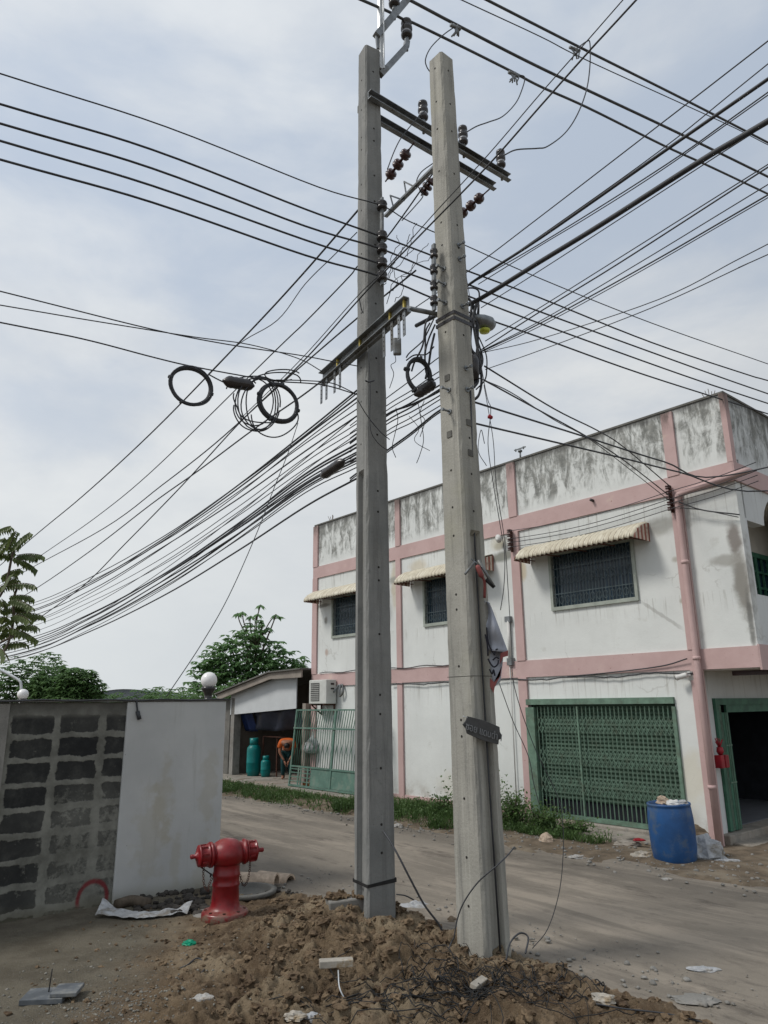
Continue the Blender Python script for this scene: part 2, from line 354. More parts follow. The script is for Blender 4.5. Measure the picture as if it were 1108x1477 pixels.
M['bag'] = simple('crumpled white plastic', (.36, .37, .38), .45, var=.25, sc=8, bump=.6, dirt=(.22, .2, .17), dsc=6)
M['banner'] = simple('blue grey banner vinyl', (.33, .35, .40), .6, var=.1, sc=5, bump=.3)
M['bannerr'] = simple('red banner edge', (.24, .07, .065), .6, var=.2)
M['ink'] = simple('black ink', (.02, .02, .03), .7, bump=0)
M['sign'] = simple('charcoal sign board', (.06, .06, .06), .5, var=.2)
M['letter'] = simple('dull silver letters', (.19, .195, .2), .5, bump=0)
M['lampy'] = simple('yellow lamp lens', (.55, .6, .08), .3)
M['roofd'] = simple('far grey roof', (.12, .14, .15), .7)
M['paver'] = simple('slate grey tile', (.10, .11, .12), .7, dirt=(.2, .2, .19), dsc=8)
M['foam'] = simple('broken white tile', (.38, .35, .30), .7, dirt=(.25, .18, .1), dsc=9)
# ------------------------------------------------------------------ mesh builder
class MB:
    def __init__(s): s.v = []; s.f = []; s.sm = []; s.mi = []; s.cur = 0
    def add(s, vs, fs, smooth=False):
        o = len(s.v); s.v += [Vector(v) for v in vs]; s.f += [tuple(i+o for i in f) for f in fs]
        s.sm += [smooth]*len(fs); s.mi += [s.cur]*len(fs); return o
    def box(s, x0, x1, y0, y1, z0, z1, M4=None):
        vs = [Vector((x, y, z)) for z in (z0, z1) for y in (y0, y1) for x in (x0, x1)]
        if M4: vs = [M4 @ v for v in vs]
        s.add(vs, [(0, 2, 3, 1), (4, 5, 7, 6), (0, 1, 5, 4), (2, 6, 7, 3), (0, 4, 6, 2), (1, 3, 7, 5)]); return s
    def tube(s, pts, r, n=6, cap=True, smooth=True):
        pts = [Vector(p) for p in pts]; N = len(pts)
        if N < 2: return s
        rs = r if isinstance(r, (list, tuple)) else [r]*N
        t0 = (pts[1]-pts[0]).normalized()
        ref = Vector((0, 0, 1)) if abs(t0.z) < .9 else Vector((1, 0, 0))
        a = t0.cross(ref).normalized(); vs = []
        for i, p in enumerate(pts):
            t = (pts[min(i+1, N-1)]-pts[max(i-1, 0)])
            t = t.normalized() if t.length > 1e-9 else t0
            a = a-t*a.dot(t)
            a = a.normalized() if a.length > 1e-6 else t.orthogonal().normalized()
            b = t.cross(a)
            for k in range(n):
                an = 2*pi*k/n; vs.append(p+(a*cos(an)+b*sin(an))*rs[i])
        fs = [(i*n+k, i*n+(k+1) % n, (i+1)*n+(k+1) % n, (i+1)*n+k) for i in range(N-1) for k in range(n)]
        if cap: fs += [tuple(range(n))[::-1], tuple((N-1)*n+k for k in range(n))]
        s.add(vs, fs, smooth); return s
    def bar(s, a, b, w, h=None, up=Vector((0, 0, 1))):
        a, b = Vector(a), Vector(b); h = h or w; t = (b-a).normalized()
        x = t.cross(up); x = x.normalized() if x.length > 1e-4 else t.orthogonal().normalized()
        y = x.cross(t)
        vs = [p+x*i*w/2+y*j*h/2 for p in (a, b) for i, j in ((-1, -1), (1, -1), (1, 1), (-1, 1))]
        s.add(vs, [(3, 2, 1, 0), (4, 5, 6, 7), (0, 1, 5, 4), (1, 2, 6, 5), (2, 3, 7, 6), (3, 0, 4, 7)]); return s
    def lathe(s, prof, n=20, c=(0, 0, 0), axis=None, smooth=True):
        c = Vector(c); ax = Vector(axis).normalized() if axis is not None else Vector((0, 0, 1))
        q = Vector((0, 0, 1)).rotation_difference(ax)
        vs = []
        for r, z in prof:
            for k in range(n):
                an = 2*pi*k/n; vs.append(c+q @ Vector((r*cos(an), r*sin(an), z)))
        m = len(prof)
        fs = [(i*n+k, i*n+(k+1) % n, (i+1)*n+(k+1) % n, (i+1)*n+k) for i in range(m-1) for k in range(n)]
        fs += [tuple(range(n))[::-1], tuple((m-1)*n+k for k in range(n))]
        s.add(vs, fs, smooth); return s
    def prism(s, poly, d):   # polygon of 3d points pushed along vector d
        poly = [Vector(p) for p in poly]; n = len(poly); d = Vector(d)
        vs = poly+[p+d for p in poly]
        s.add(vs, [tuple(range(n))[::-1], tuple(range(n, 2*n))]+[(i, (i+1) % n, (i+1) % n+n, i+n) for i in range(n)]); return s
    def build(s, name, mat, parent=None, loc=None):
        me = bpy.data.meshes.new(name)
        me.from_pydata([tuple(v) for v in s.v], [], s.f)
        for m in (mat if isinstance(mat, (list, tuple)) else [mat]): me.materials.append(m)
        me.polygons.foreach_set('use_smooth', s.sm); me.polygons.foreach_set('material_index', s.mi); me.update()
        o = bpy.data.objects.new(name, me); COL.objects.link(o)
        if parent: o.parent = parent
        if loc is not None: o.location = loc
        return o
def soften(o, w=.01, seg=2):
    b = o.modifiers.new('edge', 'BEVEL'); b.width = w; b.segments = seg; b.limit_method = 'ANGLE'; b.angle_limit = radians(40); return o
def tag(o, label=None, cat=None, group=None, kind=None):
    if label: o['label'] = label
    if cat: o['category'] = cat
    if group: o['group'] = group
    if kind: o['kind'] = kind
    return o
def empty(name, loc=(0, 0, 0), rz=0, label=None, cat=None, group=None):
    o = bpy.data.objects.new(name, None); COL.objects.link(o); o.location = loc; o.rotation_euler = (0, 0, rz); o.empty_display_size = .1
    return tag(o, label, cat, group)
def smooth_path(pts, sub=6):
    pts = [Vector(p) for p in pts]
    if len(pts) < 3 or sub < 2: return pts
    out = []
    for i in range(len(pts)-1):
        p0 = pts[i-1] if i > 0 else pts[0]*2-pts[1]
        p1, p2 = pts[i], pts[i+1]
        p3 = pts[i+2] if i+2 < len(pts) else pts[-1]*2-pts[-2]
        for j in range(sub):
            t = j/sub
            out.append(.5*((2*p1)+(p2-p0)*t+(2*p0-5*p1+4*p2-p3)*t*t+(3*p1-p0-3*p2+p3)*t**3))
    return out+[pts[-1]]
def copy_tree(o, parent=None):
    c = o.copy(); COL.objects.link(c)
    if parent: c.parent = parent
    for ch in list(o.children): copy_tree(ch, c)
    return c
# ------------------------------------------------------------------ camera
cd = bpy.data.cameras.new('camera'); cam = bpy.data.objects.new('camera', cd); COL.objects.link(cam)
cd.sensor_fit = 'VERTICAL'; cd.sensor_height = 24; cd.lens = 24*FPX/1477; cd.clip_end = 3000; cd.clip_start = .05
cam.matrix_world = Matrix(((RT.x, UP.x, -FW.x, 0), (RT.y, UP.y, -FW.y, 0), (RT.z, UP.z, -FW.z, CH), (0, 0, 0, 1)))
scene.camera = cam
# ------------------------------------------------------------------ sky and sun
SUN_EL, SUN_AZ = radians(50), radians(-104)        # azimuth measured from +Y towards +X
w = bpy.data.worlds.new('World'); scene.world = w; w.use_nodes = True
t = w.node_tree; bg = t.nodes['Background']; bg.inputs['Strength'].default_value = .109
N = NT.__new__(NT); N.t = t; N._xyz = None
tc = N.n('ShaderNodeTexCoord'); N.vec = tc.outputs['Generated']
sk = N.n('ShaderNodeTexSky'); sk.sky_type = 'NISHITA'; sk.sun_disc = False; sk.sun_elevation = SUN_EL; sk.sun_rotation = SUN_AZ; sk.air_density = 1.3; sk.dust_density = 3.5
X = N.xyz()
cl = N.noise(1.7, 6, .5, vec=N.scl((1, 1, 2.4)), dist=.3)
cl2 = N.noise(4.2, 7, .55, vec=N.scl((1, 1, 2.6)), dist=.3)
mass = N.mr(N.ma('ADD', N.ma('MULTIPLY', cl, .7), N.ma('MULTIPLY', cl2, .3)), .42, .60)
bright = N.mr(N.noise(2.3, 6, .6, vec=N.scl((1, 1, 2)), dist=.2), .3, .7)
cc = N.mix(bright, (5.5, 5.85, 6.3), (7.1, 7.3, 7.4))                  # cloud sheet, dull to bright
hz = N.mr(X[2], .62, .05)
blue = N.mix(.12, (4.6, 5.25, 6.2), sk.outputs[0])
cover = N.ma('ADD', N.ma('MULTIPLY', mass, .75), N.ma('MULTIPLY', hz, .9), clamp=True)
skc = N.mix(cover, blue, cc)
skc = N.mix(N.ma('MULTIPLY', N.mr(X[2], .42, .0), .75), skc, (6.5, 6.85, 7.0))
# the sheet is brighter on the sun's side
sd = Vector((sin(SUN_AZ)*cos(SUN_EL), cos(SUN_AZ)*cos(SUN_EL), sin(SUN_EL)))
dp = N.n('ShaderNodeVectorMath', operation='DOT_PRODUCT'); N.put(dp.inputs[0], N.vec); dp.inputs[1].default_value = sd
gl = N.mr(dp.outputs['Value'], -.6, .9, .86, 1.12)
sc_ = N.n('ShaderNodeVectorMath', operation='SCALE'); N.put(sc_.inputs[0], skc); N.put(sc_.inputs[3], gl)
t.links.new(sc_.outputs[0], bg.inputs['Color'])
sl = bpy.data.lights.new('sun', 'SUN'); sl.energy = 2.2; sl.angle = radians(14); sl.color = (1, .96, .9)
so = bpy.data.objects.new('sun', sl); COL.objects.link(so); so.rotation_euler = (-sd).to_track_quat('-Z', 'Y').to_euler(); so.location = (-20, 0, 30)
scene.view_settings.view_transform = 'Standard'; scene.view_settings.look = 'None'; scene.view_settings.exposure = 0; scene.view_settings.gamma = 1
# ------------------------------------------------------------------ ground, road, mound
def st(x, y):
    d = Vector((x, y, 0))-C0; return d.dot(A), d.dot(B)
g = MB(); g.add([(-600, -400, -.12), (600, -400, -.12), (600, 1200, -.12), (-600, 1200, -.12)], [(0, 1, 2, 3)])
tag(g.build('ground', M['verge']), kind='structure')
def fbm(x, y, sc, oct=4, seed=0): return noise.fractal(Vector((x*sc+seed, y*sc-seed, seed*.7)), 1.0, 2.0, oct)
# road sheet in (s,t)
def grid(name, s0, s1, t0, t1, ds, dt, zf, mat):
    ns = int((s1-s0)/ds)+1; nt = int((t1-t0)/dt)+1; m = MB()
    vs = []
    for i in range(ns):
        for j in range(nt):
            s = s0+(s1-s0)*i/(ns-1); tt = t0+(t1-t0)*j/(nt-1); p = P(s, tt); p.z = zf(s, tt, p); vs.append(p)
    m.add(vs, [(i*nt+j, i*nt+j+1, (i+1)*nt+j+1, (i+1)*nt+j) for i in range(ns-1) for j in range(nt-1)], True)
    return tag(m.build(name, mat), kind='structure')
grid('road', -14, 60, -9.5, -1.9, .3, .1, lambda s, tt, p: .012*fbm(p.x, p.y, .8)+.012-.03*max(0, -2.3-tt > 0 and 0 or 0)-(.03 if tt > -2.1 else 0), M['road'])
def verge_z(s, tt, p):
    z = .02+.03*fbm(p.x, p.y, 1.5, 5)
    k = min(1, max(0, (tt+2.62+.55*fbm(p.x, p.y, 1.1, 5, 3))/.45)); z = -.05+(z+.07)*k
    if 4 < s < 16: z += .06*min(1, max(0, (tt+2.4)/.8))
    if -.5 < s < 4: z -= .03*min(1, max(0, (tt+1.6)/.8))
    return z
grid('verge', -5, 17, -2.9, 2.2, .08, .06, verge_z, M['verge'])
def sm(a, b, x): x = min(1, max(0, (x-a)/(b-a))); return x*x*(3-2*x)
def mound_h(x, y):
    s, tt = st(x, y)
    e = .22*fbm(x, y, .9, 3, 5)
    m = sm(-6.25+e, -6.8+e, tt)                           # rises from the road edge
    h = -.06+.10*m
    body = exp(-((x-.05)/1.55)**2-((y-7.6)/1.5)**2)*.18+exp(-((x+.5)/.75)**2-((y-7.3)/.55)**2)*.09+exp(-((x-.9)/.9)**2-((y-6.3)/.8)**2)*.05-exp(-((x-1.05)/.45)**2-((y-7.0)/.5)**2)*.08
    body += exp(-((x+.45)/.5)**2-((y-8.5)/.4)**2)*.08
    body -= exp(-((x-.35)/.3)**2-((y-7.85)/.3)**2)*.20
    flat = sm(-1.0, -2.3, x+.3*fbm(x, y, .8, 2, 9))
    rough = (1-.85*flat)*m
    h += body*m
    cl = noise.fractal(Vector((x*2.6, y*2.6, 1.3)), .9, 2.1, 6)
    tb = 1-abs(noise.fractal(Vector((x*5.5, y*5.5, 8.3)), .8, 2.2, 5))
    near = exp(-((x+.1)/1.9)**2-((y-7.0)/1.8)**2)
    h += rough*(cl*(.035+.06*near)+(tb-.8)*(.06+.11*near))
    h += rough*(.017*noise.fractal(Vector((x*15, y*15, 2)), .7, 2.1, 5)-.02*max(0, noise.noise(Vector((x*9, y*9, 5)))-.15))
    h += flat*.006*noise.fractal(Vector((x*9, y*9, 2)), .9, 2, 4)
    return h
mm = MB(); NX, NY = 420, 330; X0, X1, Y0, Y1 = -7.5, 4.2, 3.2, 11.6
vs = []
for j in range(NY):
    y = Y0+(5.3-Y0)*j/20 if j < 20 else (5.3+4*(j-20)/279 if j < 300 else 9.3+(Y1-9.3)*(j-299)/(NY-300))
    for i in range(NX):
        x = X0+(-2.8-X0)*i/50 if i < 50 else (-2.8+5.4*(i-50)/349 if i < 400 else 2.6+(X1-2.6)*(i-399)/(NX-400))
        vs.append((x, y, mound_h(x, y)))
mm.add(vs, [(j*NX+i, j*NX+i+1, (j+1)*NX+i+1, (j+1)*NX+i) for j in range(NY-1) for i in range(NX-1)], True)
tag(mm.build('dirt_ground', M['dirt']), kind='structure')
# clods
ICO = []
def ico():
    ph = (1+sqrt(5))/2
    v = [Vector(p).normalized() for p in [(-1, ph, 0), (1, ph, 0), (-1, -ph, 0), (1, -ph, 0), (0, -1, ph), (0, 1, ph), (0, -1, -ph), (0, 1, -ph), (ph, 0, -1), (ph, 0, 1), (-ph, 0, -1), (-ph, 0, 1)]]
    f = [(0, 11, 5), (0, 5, 1), (0, 1, 7), (0, 7, 10), (0, 10, 11), (1, 5, 9), (5, 11, 4), (11, 10, 2), (10, 7, 6), (7, 1, 8), (3, 9, 4), (3, 4, 2), (3, 2, 6), (3, 6, 8), (3, 8, 9), (4, 9, 5), (2, 4, 11), (6, 2, 10), (8, 6, 7), (9, 8, 1)]
    # one subdivision
    cache = {}; f2 = []
    def mid(a, b):
        k = (min(a, b), max(a, b))
        if k not in cache: v.append(((v[a]+v[b])/2).normalized()); cache[k] = len(v)-1
        return cache[k]
    for a, b, c in f:
        ab, bc, ca = mid(a, b), mid(b, c), mid(c, a); f2 += [(a, ab, ca), (b, bc, ab), (c, ca, bc), (ab, bc, ca)]
    return v, f2
IV, IF = ico()
def clod(m, c, r):
    s = random.random()*50; c = Vector(c); q = Matrix.Rotation(random.random()*6, 3, 'Z'); ax = (random.uniform(.6, 1.4), random.uniform(.6, 1.3), random.uniform(.45, .85))
    m.add([c+q @ Vector((v.x*ax[0], v.y*ax[1], v.z*ax[2]))*r*(1+.8*noise.noise(v*1.6+Vector((s, s, 0)))+.75*noise.noise(v*4.1+Vector((s, 0, s)))) for v in IV], IF, False)
def rock(m, c, r, flat=.7, seed=None):
    s = random.random()*50; c = Vector(c); q = Matrix.Rotation(random.random()*6, 3, 'Z')
    ax = (random.uniform(.7, 1.3), random.uniform(.7, 1.3), flat*random.uniform(.7, 1.2))
    m.add([c+q @ Vector((v.x*ax[0], v.y*ax[1], v.z*ax[2]))*r*(1+.45*noise.noise(v*1.4+Vector((s, s, 0)))+.2*noise.noise(v*3.5+Vector((s, 0, s)))) for v in IV], IF, True)
m = MB(); random.seed(3)
for i in range(7500):
    x = random.gauss(-.1, 1.35); y = random.uniform(5.2, 9.3)
    if x < -3.2: continue
    s, tt = st(x, y)
    if tt > -6.2 and random.random() < .93: continue
    r = .004+.042*random.random()**5
    if x < -1.3: r *= .55
    clod(m, (x, y, mound_h(x, y)+r*.2), r)
mg = MB()
for i in range(1500):
    x = random.gauss(-2.0, .75); y = random.gauss(6.7, .75); r = .003+.009*random.random()**3
    if random.random() < .5: x = random.gauss(-2.1, .3); y = random.gauss(6.25, .25)
    rock(mg, (x, y, mound_h(x, y)+r*.3), r)
tag(mg.build('pale_grit', simple('pale grit', (.19, .18, .155), .9, var=.3, bump=0)), 'pale grit scattered over the packed ground by the wall', 'grit', kind='stuff')
tag(m.build('soil_clods', M['clod']), 'loose lumps of clay scattered over the dug soil', 'soil', kind='stuff')
m = MB()
for i in range(3200):   # grit along far road edge and near edge of road
    k = random.random()
    if k < .55: s = random.uniform(-3, 6); tt = random.gauss(-1.8, .55)
    elif k < .8: s = random.uniform(4, 16); tt = random.gauss(-2.5, .2)
    else: s = random.uniform(-4, 3); tt = random.gauss(-6.1, .35)
    p = P(s, tt); r = .004+.026*random.random()**6; rock(m, (p.x, p.y, max(.02, verge_z(s, tt, p) if tt > -2.8 else .02)+r*.2), r)
tag(m.build('road_gravel', M['conc']), 'small stones strewn along the road edges', 'gravel', kind='stuff')
# ------------------------------------------------------------------ shophouse  (local x = -s, y = t)
H = empty('shophouse', C0, HEAD-pi/2, 'two storey white shophouse with pink bands and stained parapet', 'building')
OH = 1.06       # upper floor juts past the ground floor corner
def hb(name, mat, boxes, parent=H, bev=0):
    m = MB()
    for b in boxes: m.box(*b)
    o = m.build(name, mat, parent)
    if bev: soften(o, bev)
    return o
L = -11.4
TH = .2
# side wall (t from 0 to .2) with real openings
def wall_with_holes(x0, x1, z0, z1, holes):
    out = []; xs = sorted({x0, x1, *[h[0] for h in holes], *[h[1] for h in holes]})
    for a, b in zip(xs, xs[1:]):
        hs = sorted([(h[2], h[3]) for h in holes if h[0] <= a+1e-6 and h[1] >= b-1e-6]); z = z0
        for c, d in hs:
            if c > z: out.append((a, b, z, c))
            z = d
        if z < z1: out.append((a, b, z, z1))
    return out
WIN = [(-2.86, -.96), (-6.67, -4.77), (-10.46, -8.56)]
WZ = (4.10, 5.20)
GATE = (-3.68, -.46, .16, 2.29)
side = [(a, b, 0, TH, c, d) for a, b, c, d in wall_with_holes(L, 0, 0, 2.8, [GATE])]
side += [(a, b, 0, TH, c, d) for a, b, c, d in wall_with_holes(L, OH, 2.8, 7.48, [(w[0], w[1], *WZ) for w in WIN])]
hb('side_wall', M['render'], side)
hb('back_wall', M['render'], [(L, OH-.01, 8, 8.2, 0, 7.4), (L, L+.2, TH, 8, 0, 7.46)])
hb('roof_slab', M['concd'], [(L+.2, OH-.2, TH, 8, 6.0, 6.15)])
# front wall ground floor, door from y=.41
hb('front_wall', M['renderf'], [(-.2, 0, TH, .40, 0, 2.8), (-.2, 0, .40, 5, 2.29, 2.8), (-.2, 0, 4.4, 8, 0, 2.29)])
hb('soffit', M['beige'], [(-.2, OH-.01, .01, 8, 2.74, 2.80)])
# overhang front: parapet above, balcony opening with arch, balustrade below
m = MB()
m.box(OH-.2, OH, TH, .26, 3.95, 5.25)
arch = [(.26, 5.22), (.95, 5.22)]
for k in range(1, 9):
    a = pi-(pi/2)*k/8; arch.append((.95+1.2+1.2*cos(a)*1.0, 5.22+.75*sin(a)))
arch += [(3.6, 5.97), (3.6, 6.3), (.26, 6.3)]
m.prism([(OH-.2, y, z) for y, z in arch], (.2, 0, 0))
m.box(OH-.2, OH, TH, 8, 6.3, 7.48); m.box(OH-.2, OH, TH, 8, 2.8, 3.95); m.box(OH-.2, OH, 3.6, 8, 3.95, 6.3)
m.build('front_upper_wall', M['renderf'], H)
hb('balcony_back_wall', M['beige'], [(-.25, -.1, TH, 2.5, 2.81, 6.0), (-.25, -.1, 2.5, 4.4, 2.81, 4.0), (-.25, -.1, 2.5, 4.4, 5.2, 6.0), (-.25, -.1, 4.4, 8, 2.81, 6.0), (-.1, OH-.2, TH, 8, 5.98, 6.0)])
hb('floor_slab', M['concd'], [(L+.2, -.26, TH, 8, 2.8, 2.95)])
wf = hb('window', M['greend'], [(-.12, -.06, 2.5, 4.4, 5.1, 5.2), (-.12, -.06, 2.5, 4.4, 4.0, 4.1), (-.12, -.06, 2.5, 2.58, 4.1, 5.1), (-.12, -.06, 3.1, 3.2, 4.1, 5.1), (-.12, -.06, 3.75, 3.85, 4.1, 5.1), (-.11, -.07, 2.58, 4.4, 4.45, 4.49), (-.11, -.07, 2.58, 4.4, 4.78, 4.82), (-.11, -.07, 2.82, 2.85, 4.1, 5.1), (-.11, -.07, 3.45, 3.48, 4.1, 5.1)])
hb('pane', M['glass'], [(-.14, -.125, 2.5, 4.4, 4.0, 5.2)], wf)
# pink bands and pilasters, each standing proud of the render
hb('pink_band', M['pink'], [(L-.03, OH+.03, -.035, -.001, 5.87, 6.21), (OH+.001, OH+.035, -.035, 8, 5.87, 6.21)])
hb('pink_band', M['pink'], [(L-.03, OH+.03, -.035, -.001, 2.76, 3.10), (OH+.001, OH+.035, -.035, 8, 2.72, 3.12)])
hb('pink_skirting', M['pink'], [(L, -3.9, -.03, -.001, 0.0, .17)])
for (a, b, z0, z1) in [(-.10, .12, 0, 7.44), (-3.86, -3.64, .0, 7.46), (-7.69, -7.51, .0, 7.46), (-11.43, -11.2, .0, 7.46)]:
    hb('pilaster', M['pink'], [(a, b, -.05, -.002, z0, 2.759), (a, b, -.05, -.002, 3.101, 5.869), (a, b, -.05, -.002, 6.211, z1)])
hb('pilaster', M['pink'], [(0.0, .03, .0, .16, 0, 2.72)])
hb('pilaster', M['pink'], [(OH-.06, OH+.036, -.04, -.001, 6.211, 7.48), (OH+.001, OH+.036, -.001, .1, 6.211, 7.48)])
hb('parapet_cap', M['concd'], [(L-.02, OH+.02, -.02, TH+.02, 7.481, 7.52), (OH-.22, OH+.02, TH+.02, 8, 7.481, 7.52)])
# windows of the long wall with frames, panes and grilles
for (a, b) in WIN:
    z0, z1 = WZ
    f = hb('window', M['frame'], [(a-.03, b+.03, -.045, .03, z0-.05, z0+.02), (a-.03, b+.03, -.045, .03, z1-.02, z1+.05), (a-.03, a+.03, -.045, .03, z0+.02, z1-.02), (b-.03, b+.03, -.045, .03, z0+.02, z1-.02)])
    hb('pane', M['glass'], [(a, b, .09, .1, z0, z1)], f)
    m = MB(); n = 26
    for i in range(1, n):
        x = a+(b-a)*i/n; m.bar((x, .0, z0), (x, .0, z1), .012)
    for z in (z0+.28, z0+.8): m.bar((a, .0, z), (b, .0, z), .014)
    for i in range(13):
        x = a+(b-a)*(i+.5)/13
        for zc, rr in ((z0+.56, .065), (z0+.15, .05), (z0+.95, .05)):
            m.tube([(x+rr*cos(q*pi/5), -.012, zc+rr*1.5*sin(q*pi/5)) for q in range(11)], .006, 4)
    m.build('grille', M['grille'], f)
    # awning over it
    x0, x1 = b+.36, a-.5
    if a < -8: x0, x1 = b+.36, a-.66
    aw = MB(); n = 96; prof = [(0, 5.47), (-.22, 5.41), (-.42, 5.30), (-.53, 5.19), (-.55, 5.12)]
    vs = []
    for i in range(n+1):
        x = x0+(x1-x0)*i/n; rib = .02*cos(2*pi*x/.11)
        for y, z in prof: vs.append((x, y-rib, z+rib*.8))
    k = len(prof); aw.add(vs, [(i*k+j, i*k+j+1, (i+1)*k+j+1, (i+1)*k+j) for i in range(n) for j in range(k-1)], True)
    ao = aw.build('awning', M['awn'], H)
    so_ = ao.modifiers.new('t', 'SOLIDIFY'); so_.thickness = .008
    for x in (x0+.012, x1-.012):
        m = MB(); m.prism([(x, y, z-.012) for y, z in prof]+[(x, -.02, 5.10)], (-.008, 0, 0)); m.build('cheek', M['awnend'], ao)
    m = MB()
    for i in range(5):
        x = x0-.1+(x1-x0+.2)*i/4; m.bar((x, 0, 5.15), (x, -.5, 5.12), .02); m.bar((x, 0, 5.42), (x, -.42, 5.28), .02)
    m.bar((x0, -.5, 5.12), (x1, -.5, 5.12), .02); m.build('bracket', M['awnin'], ao)
# folding steel gate in front of the shutter
a, b, z0, z1 = GATE
fg = hb('folding_gate', M['greenp'] if 0 else M['green'], [(a, b, -.06, .05, z1-.08, z1+.03), (a-.02, a+.19, -.06, .05, z0, z1-.13), (b-.05, b+.01, -.05, .05, z0, z1-.13), (a, b, -.07, .05, z0-.04, z0+.03)])
hb('shutter', M['shutter'], [(a, b, .13, .15, z0+.28, z1)], fg)
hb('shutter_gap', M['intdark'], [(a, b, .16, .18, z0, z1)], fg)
m = MB(); n = 33; xs = [a+.24+(b-a-.3)*i/n for i in range(n+1)]
for x in xs: m.bar((x, 0, z0+.02), (x, 0, z1-.12), .017, .02)
m.build('bar', M['green'], fg)['kind'] = 'stuff'
for zc in (z0+.55, z0+1.07, z0+1.66):
    hh = .15; m = MB()
    for x, y in zip(xs, xs[1:]):
        for q in (0, 1):
            zz = zc-hh+q*hh
            m.bar((x, -.02, zz), (y, -.02, zz+hh), .007, .01); m.bar((x, -.012, zz+hh), (y, -.012, zz), .007, .01)
    m.build('lattice', M['green'], fg)
hb('gate_rail', M['green'], [(a+1.19, a+1.225, -.03, .02, z0, z1-.12)], fg)
hb('threshold', M['step'], [(a-.15, b+.3, -.16, -.0005, -.05, .11)], bev=.02)
# shop doorway on the front face
dr = hb('doorway', M['greend'], [(.001, .05, .41, .50, .17, 2.29), (.001, .04, .62, .84, .17, 2.05), (.001, .05, .50, 4.4, 2.18, 2.29), (-.02, .02, .50, .62, .17, 2.18), (-.02, .02, .84, 4.4, 2.05, 2.18)])
hb('pleat', M['green'], [(.022, .045, .53, .545, .17, 2.17), (.022, .045, .575, .59, .17, 2.17), (.041, .055, .7, .71, .17, 2.05), (.041, .055, .76, .77, .17, 2.05), (.041, .05, .62, .84, 1.5, 1.52), (.041, .05, .62, .84, .9, .92)], dr)
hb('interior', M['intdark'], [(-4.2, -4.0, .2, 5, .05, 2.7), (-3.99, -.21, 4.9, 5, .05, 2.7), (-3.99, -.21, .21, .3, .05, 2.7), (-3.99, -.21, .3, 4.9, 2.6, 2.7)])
hb('floor', M['tile'], [(-3.98, -.21, .31, 4.88, .05, .155)])
hb('doorstep', M['step'], [(-.2, .16, .12, 6, .0, .15), (.16, 1.5, .2, 6, -.1, .04)], bev=.015)
# rain pipe
pth = [(OH+.26, -.02, 5.98), (OH+.22, -.13, 5.95), (OH-.1, -.13, 5.91), (.2, -.13, 5.83), (.10, -.13, 5.78), (.075, -.12, 5.65), (.08, -.12, 3), (.09, -.12, .0)]
m = MB(); m.tube(smooth_path([Vector(p) for p in pth[:6]], 5)+[Vector(pth[6]), Vector(pth[7])], .055, 14)
pp = m.build('drain_pipe', M['pink'], H)
m = MB()
for z in (.9, 2.95, 4.6): m.lathe([(.064, -.03), (.067, 0), (.064, .03)], 14, (.08, -.12, z))
m.build('clamp', M['pink'], pp)
# conduit
m = MB(); m.tube([(-4.05, -.05, 3.9), (-4.07, -.05, .3)], .012, 6); m.tube([(-4.02, -.06, 3.95), (-4.04, -.06, 3.1)], .035, 8); m.build('conduit', M['white'], H)
m = MB(); m.box(-4.1, -3.95, -.09, -.002, 3.02, 3.17); m.box(-4.1, -3.96, -.09, -.002, 3.93, 4.05); m.build('junction_box', M['steel'], H)
m = MB(); pts = []
random.seed(11)
for i in range(60):
    x = -7.9+7.85*i/59; pts.append(Vector((x, -.06, 2.735+.035*sin(i*.5)*random.random()-.02)))
m.tube(pts, .013, 5)
pts = [Vector((-11+11*i/40, -.06, 3.12+.02*sin(i*1.3))) for i in range(24)]; m.tube(pts, .012, 5)
m.tube(smooth_path([(-.1, -.1, 2.95), (-.6, -.07, 2.85), (-1.6, -.06, 2.78), (-2.6, -.06, 2.74)]), .012, 5)
m.build('wall_wire', M['cable'], H)
m = MB(); m.box(OH-.7, OH-.1, .5, .62, 2.66, 2.735); m.build('light_fitting', M['brownp'], H)
# insulator racks
for x, z in ((-.06, 5.79), (-3.79, 5.68)):
    m = MB(); m.bar((x, -.08, z-.26), (x, -.08, z+.24), .05, .03); o = m.build('wall_rack', M['rust'], H)
    m = MB()
    for k in range(5): m.lathe([(.02, -.03), (.05, -.03), (.05, -.012), (.028, 0), (.05, .012), (.05, .03), (.02, .03)], 10, (x, -.15, z-.2+k*.1))
    m.build('spool', M['brownp'], o)
m = MB(); m.tube([(-1.7, .0, 6.12), (-1.7, -.12, 6.13)], .03, 8); m.build('wall_spout', M['dark'], H)
m = MB(); m.lathe([(.0, 0), (.09, .02), (.1, .05), (.04, .08), (.0, .1)], 12, (-4.1, -.1, 5.78), (-.2, -1, -.3)); m.bar((-4.0, 0, 5.8), (-4.1, -.1, 5.78), .02); m.build('wall_lamp', M['white'], H)
# roof antenna
an = empty('roof_antenna', P(3.55, .1, 7.52), HEAD-pi/2, 'small metal antenna standing on the parapet edge', 'antenna')
m = MB(); m.tube([(0, 0, 0), (0, 0, .2)], .02, 6); m.lathe([(.0, -.02), (.05, -.02), (.05, .02), (0, .02)], 8, (0, 0, .2)); m.build('mast', M['steel'], an)
m = MB(); m.bar((-.16, 0, .26), (.16, 0, .26), .03, .02); m.tube([(0, 0, .2), (0, 0, .27)], .012, 5); m.bar((-.12, 0, .22), (-.12, 0, .28), .03); m.bar((.1, 0, .22), (.1, 0, .28), .03); m.build('element', M['steel'], an)
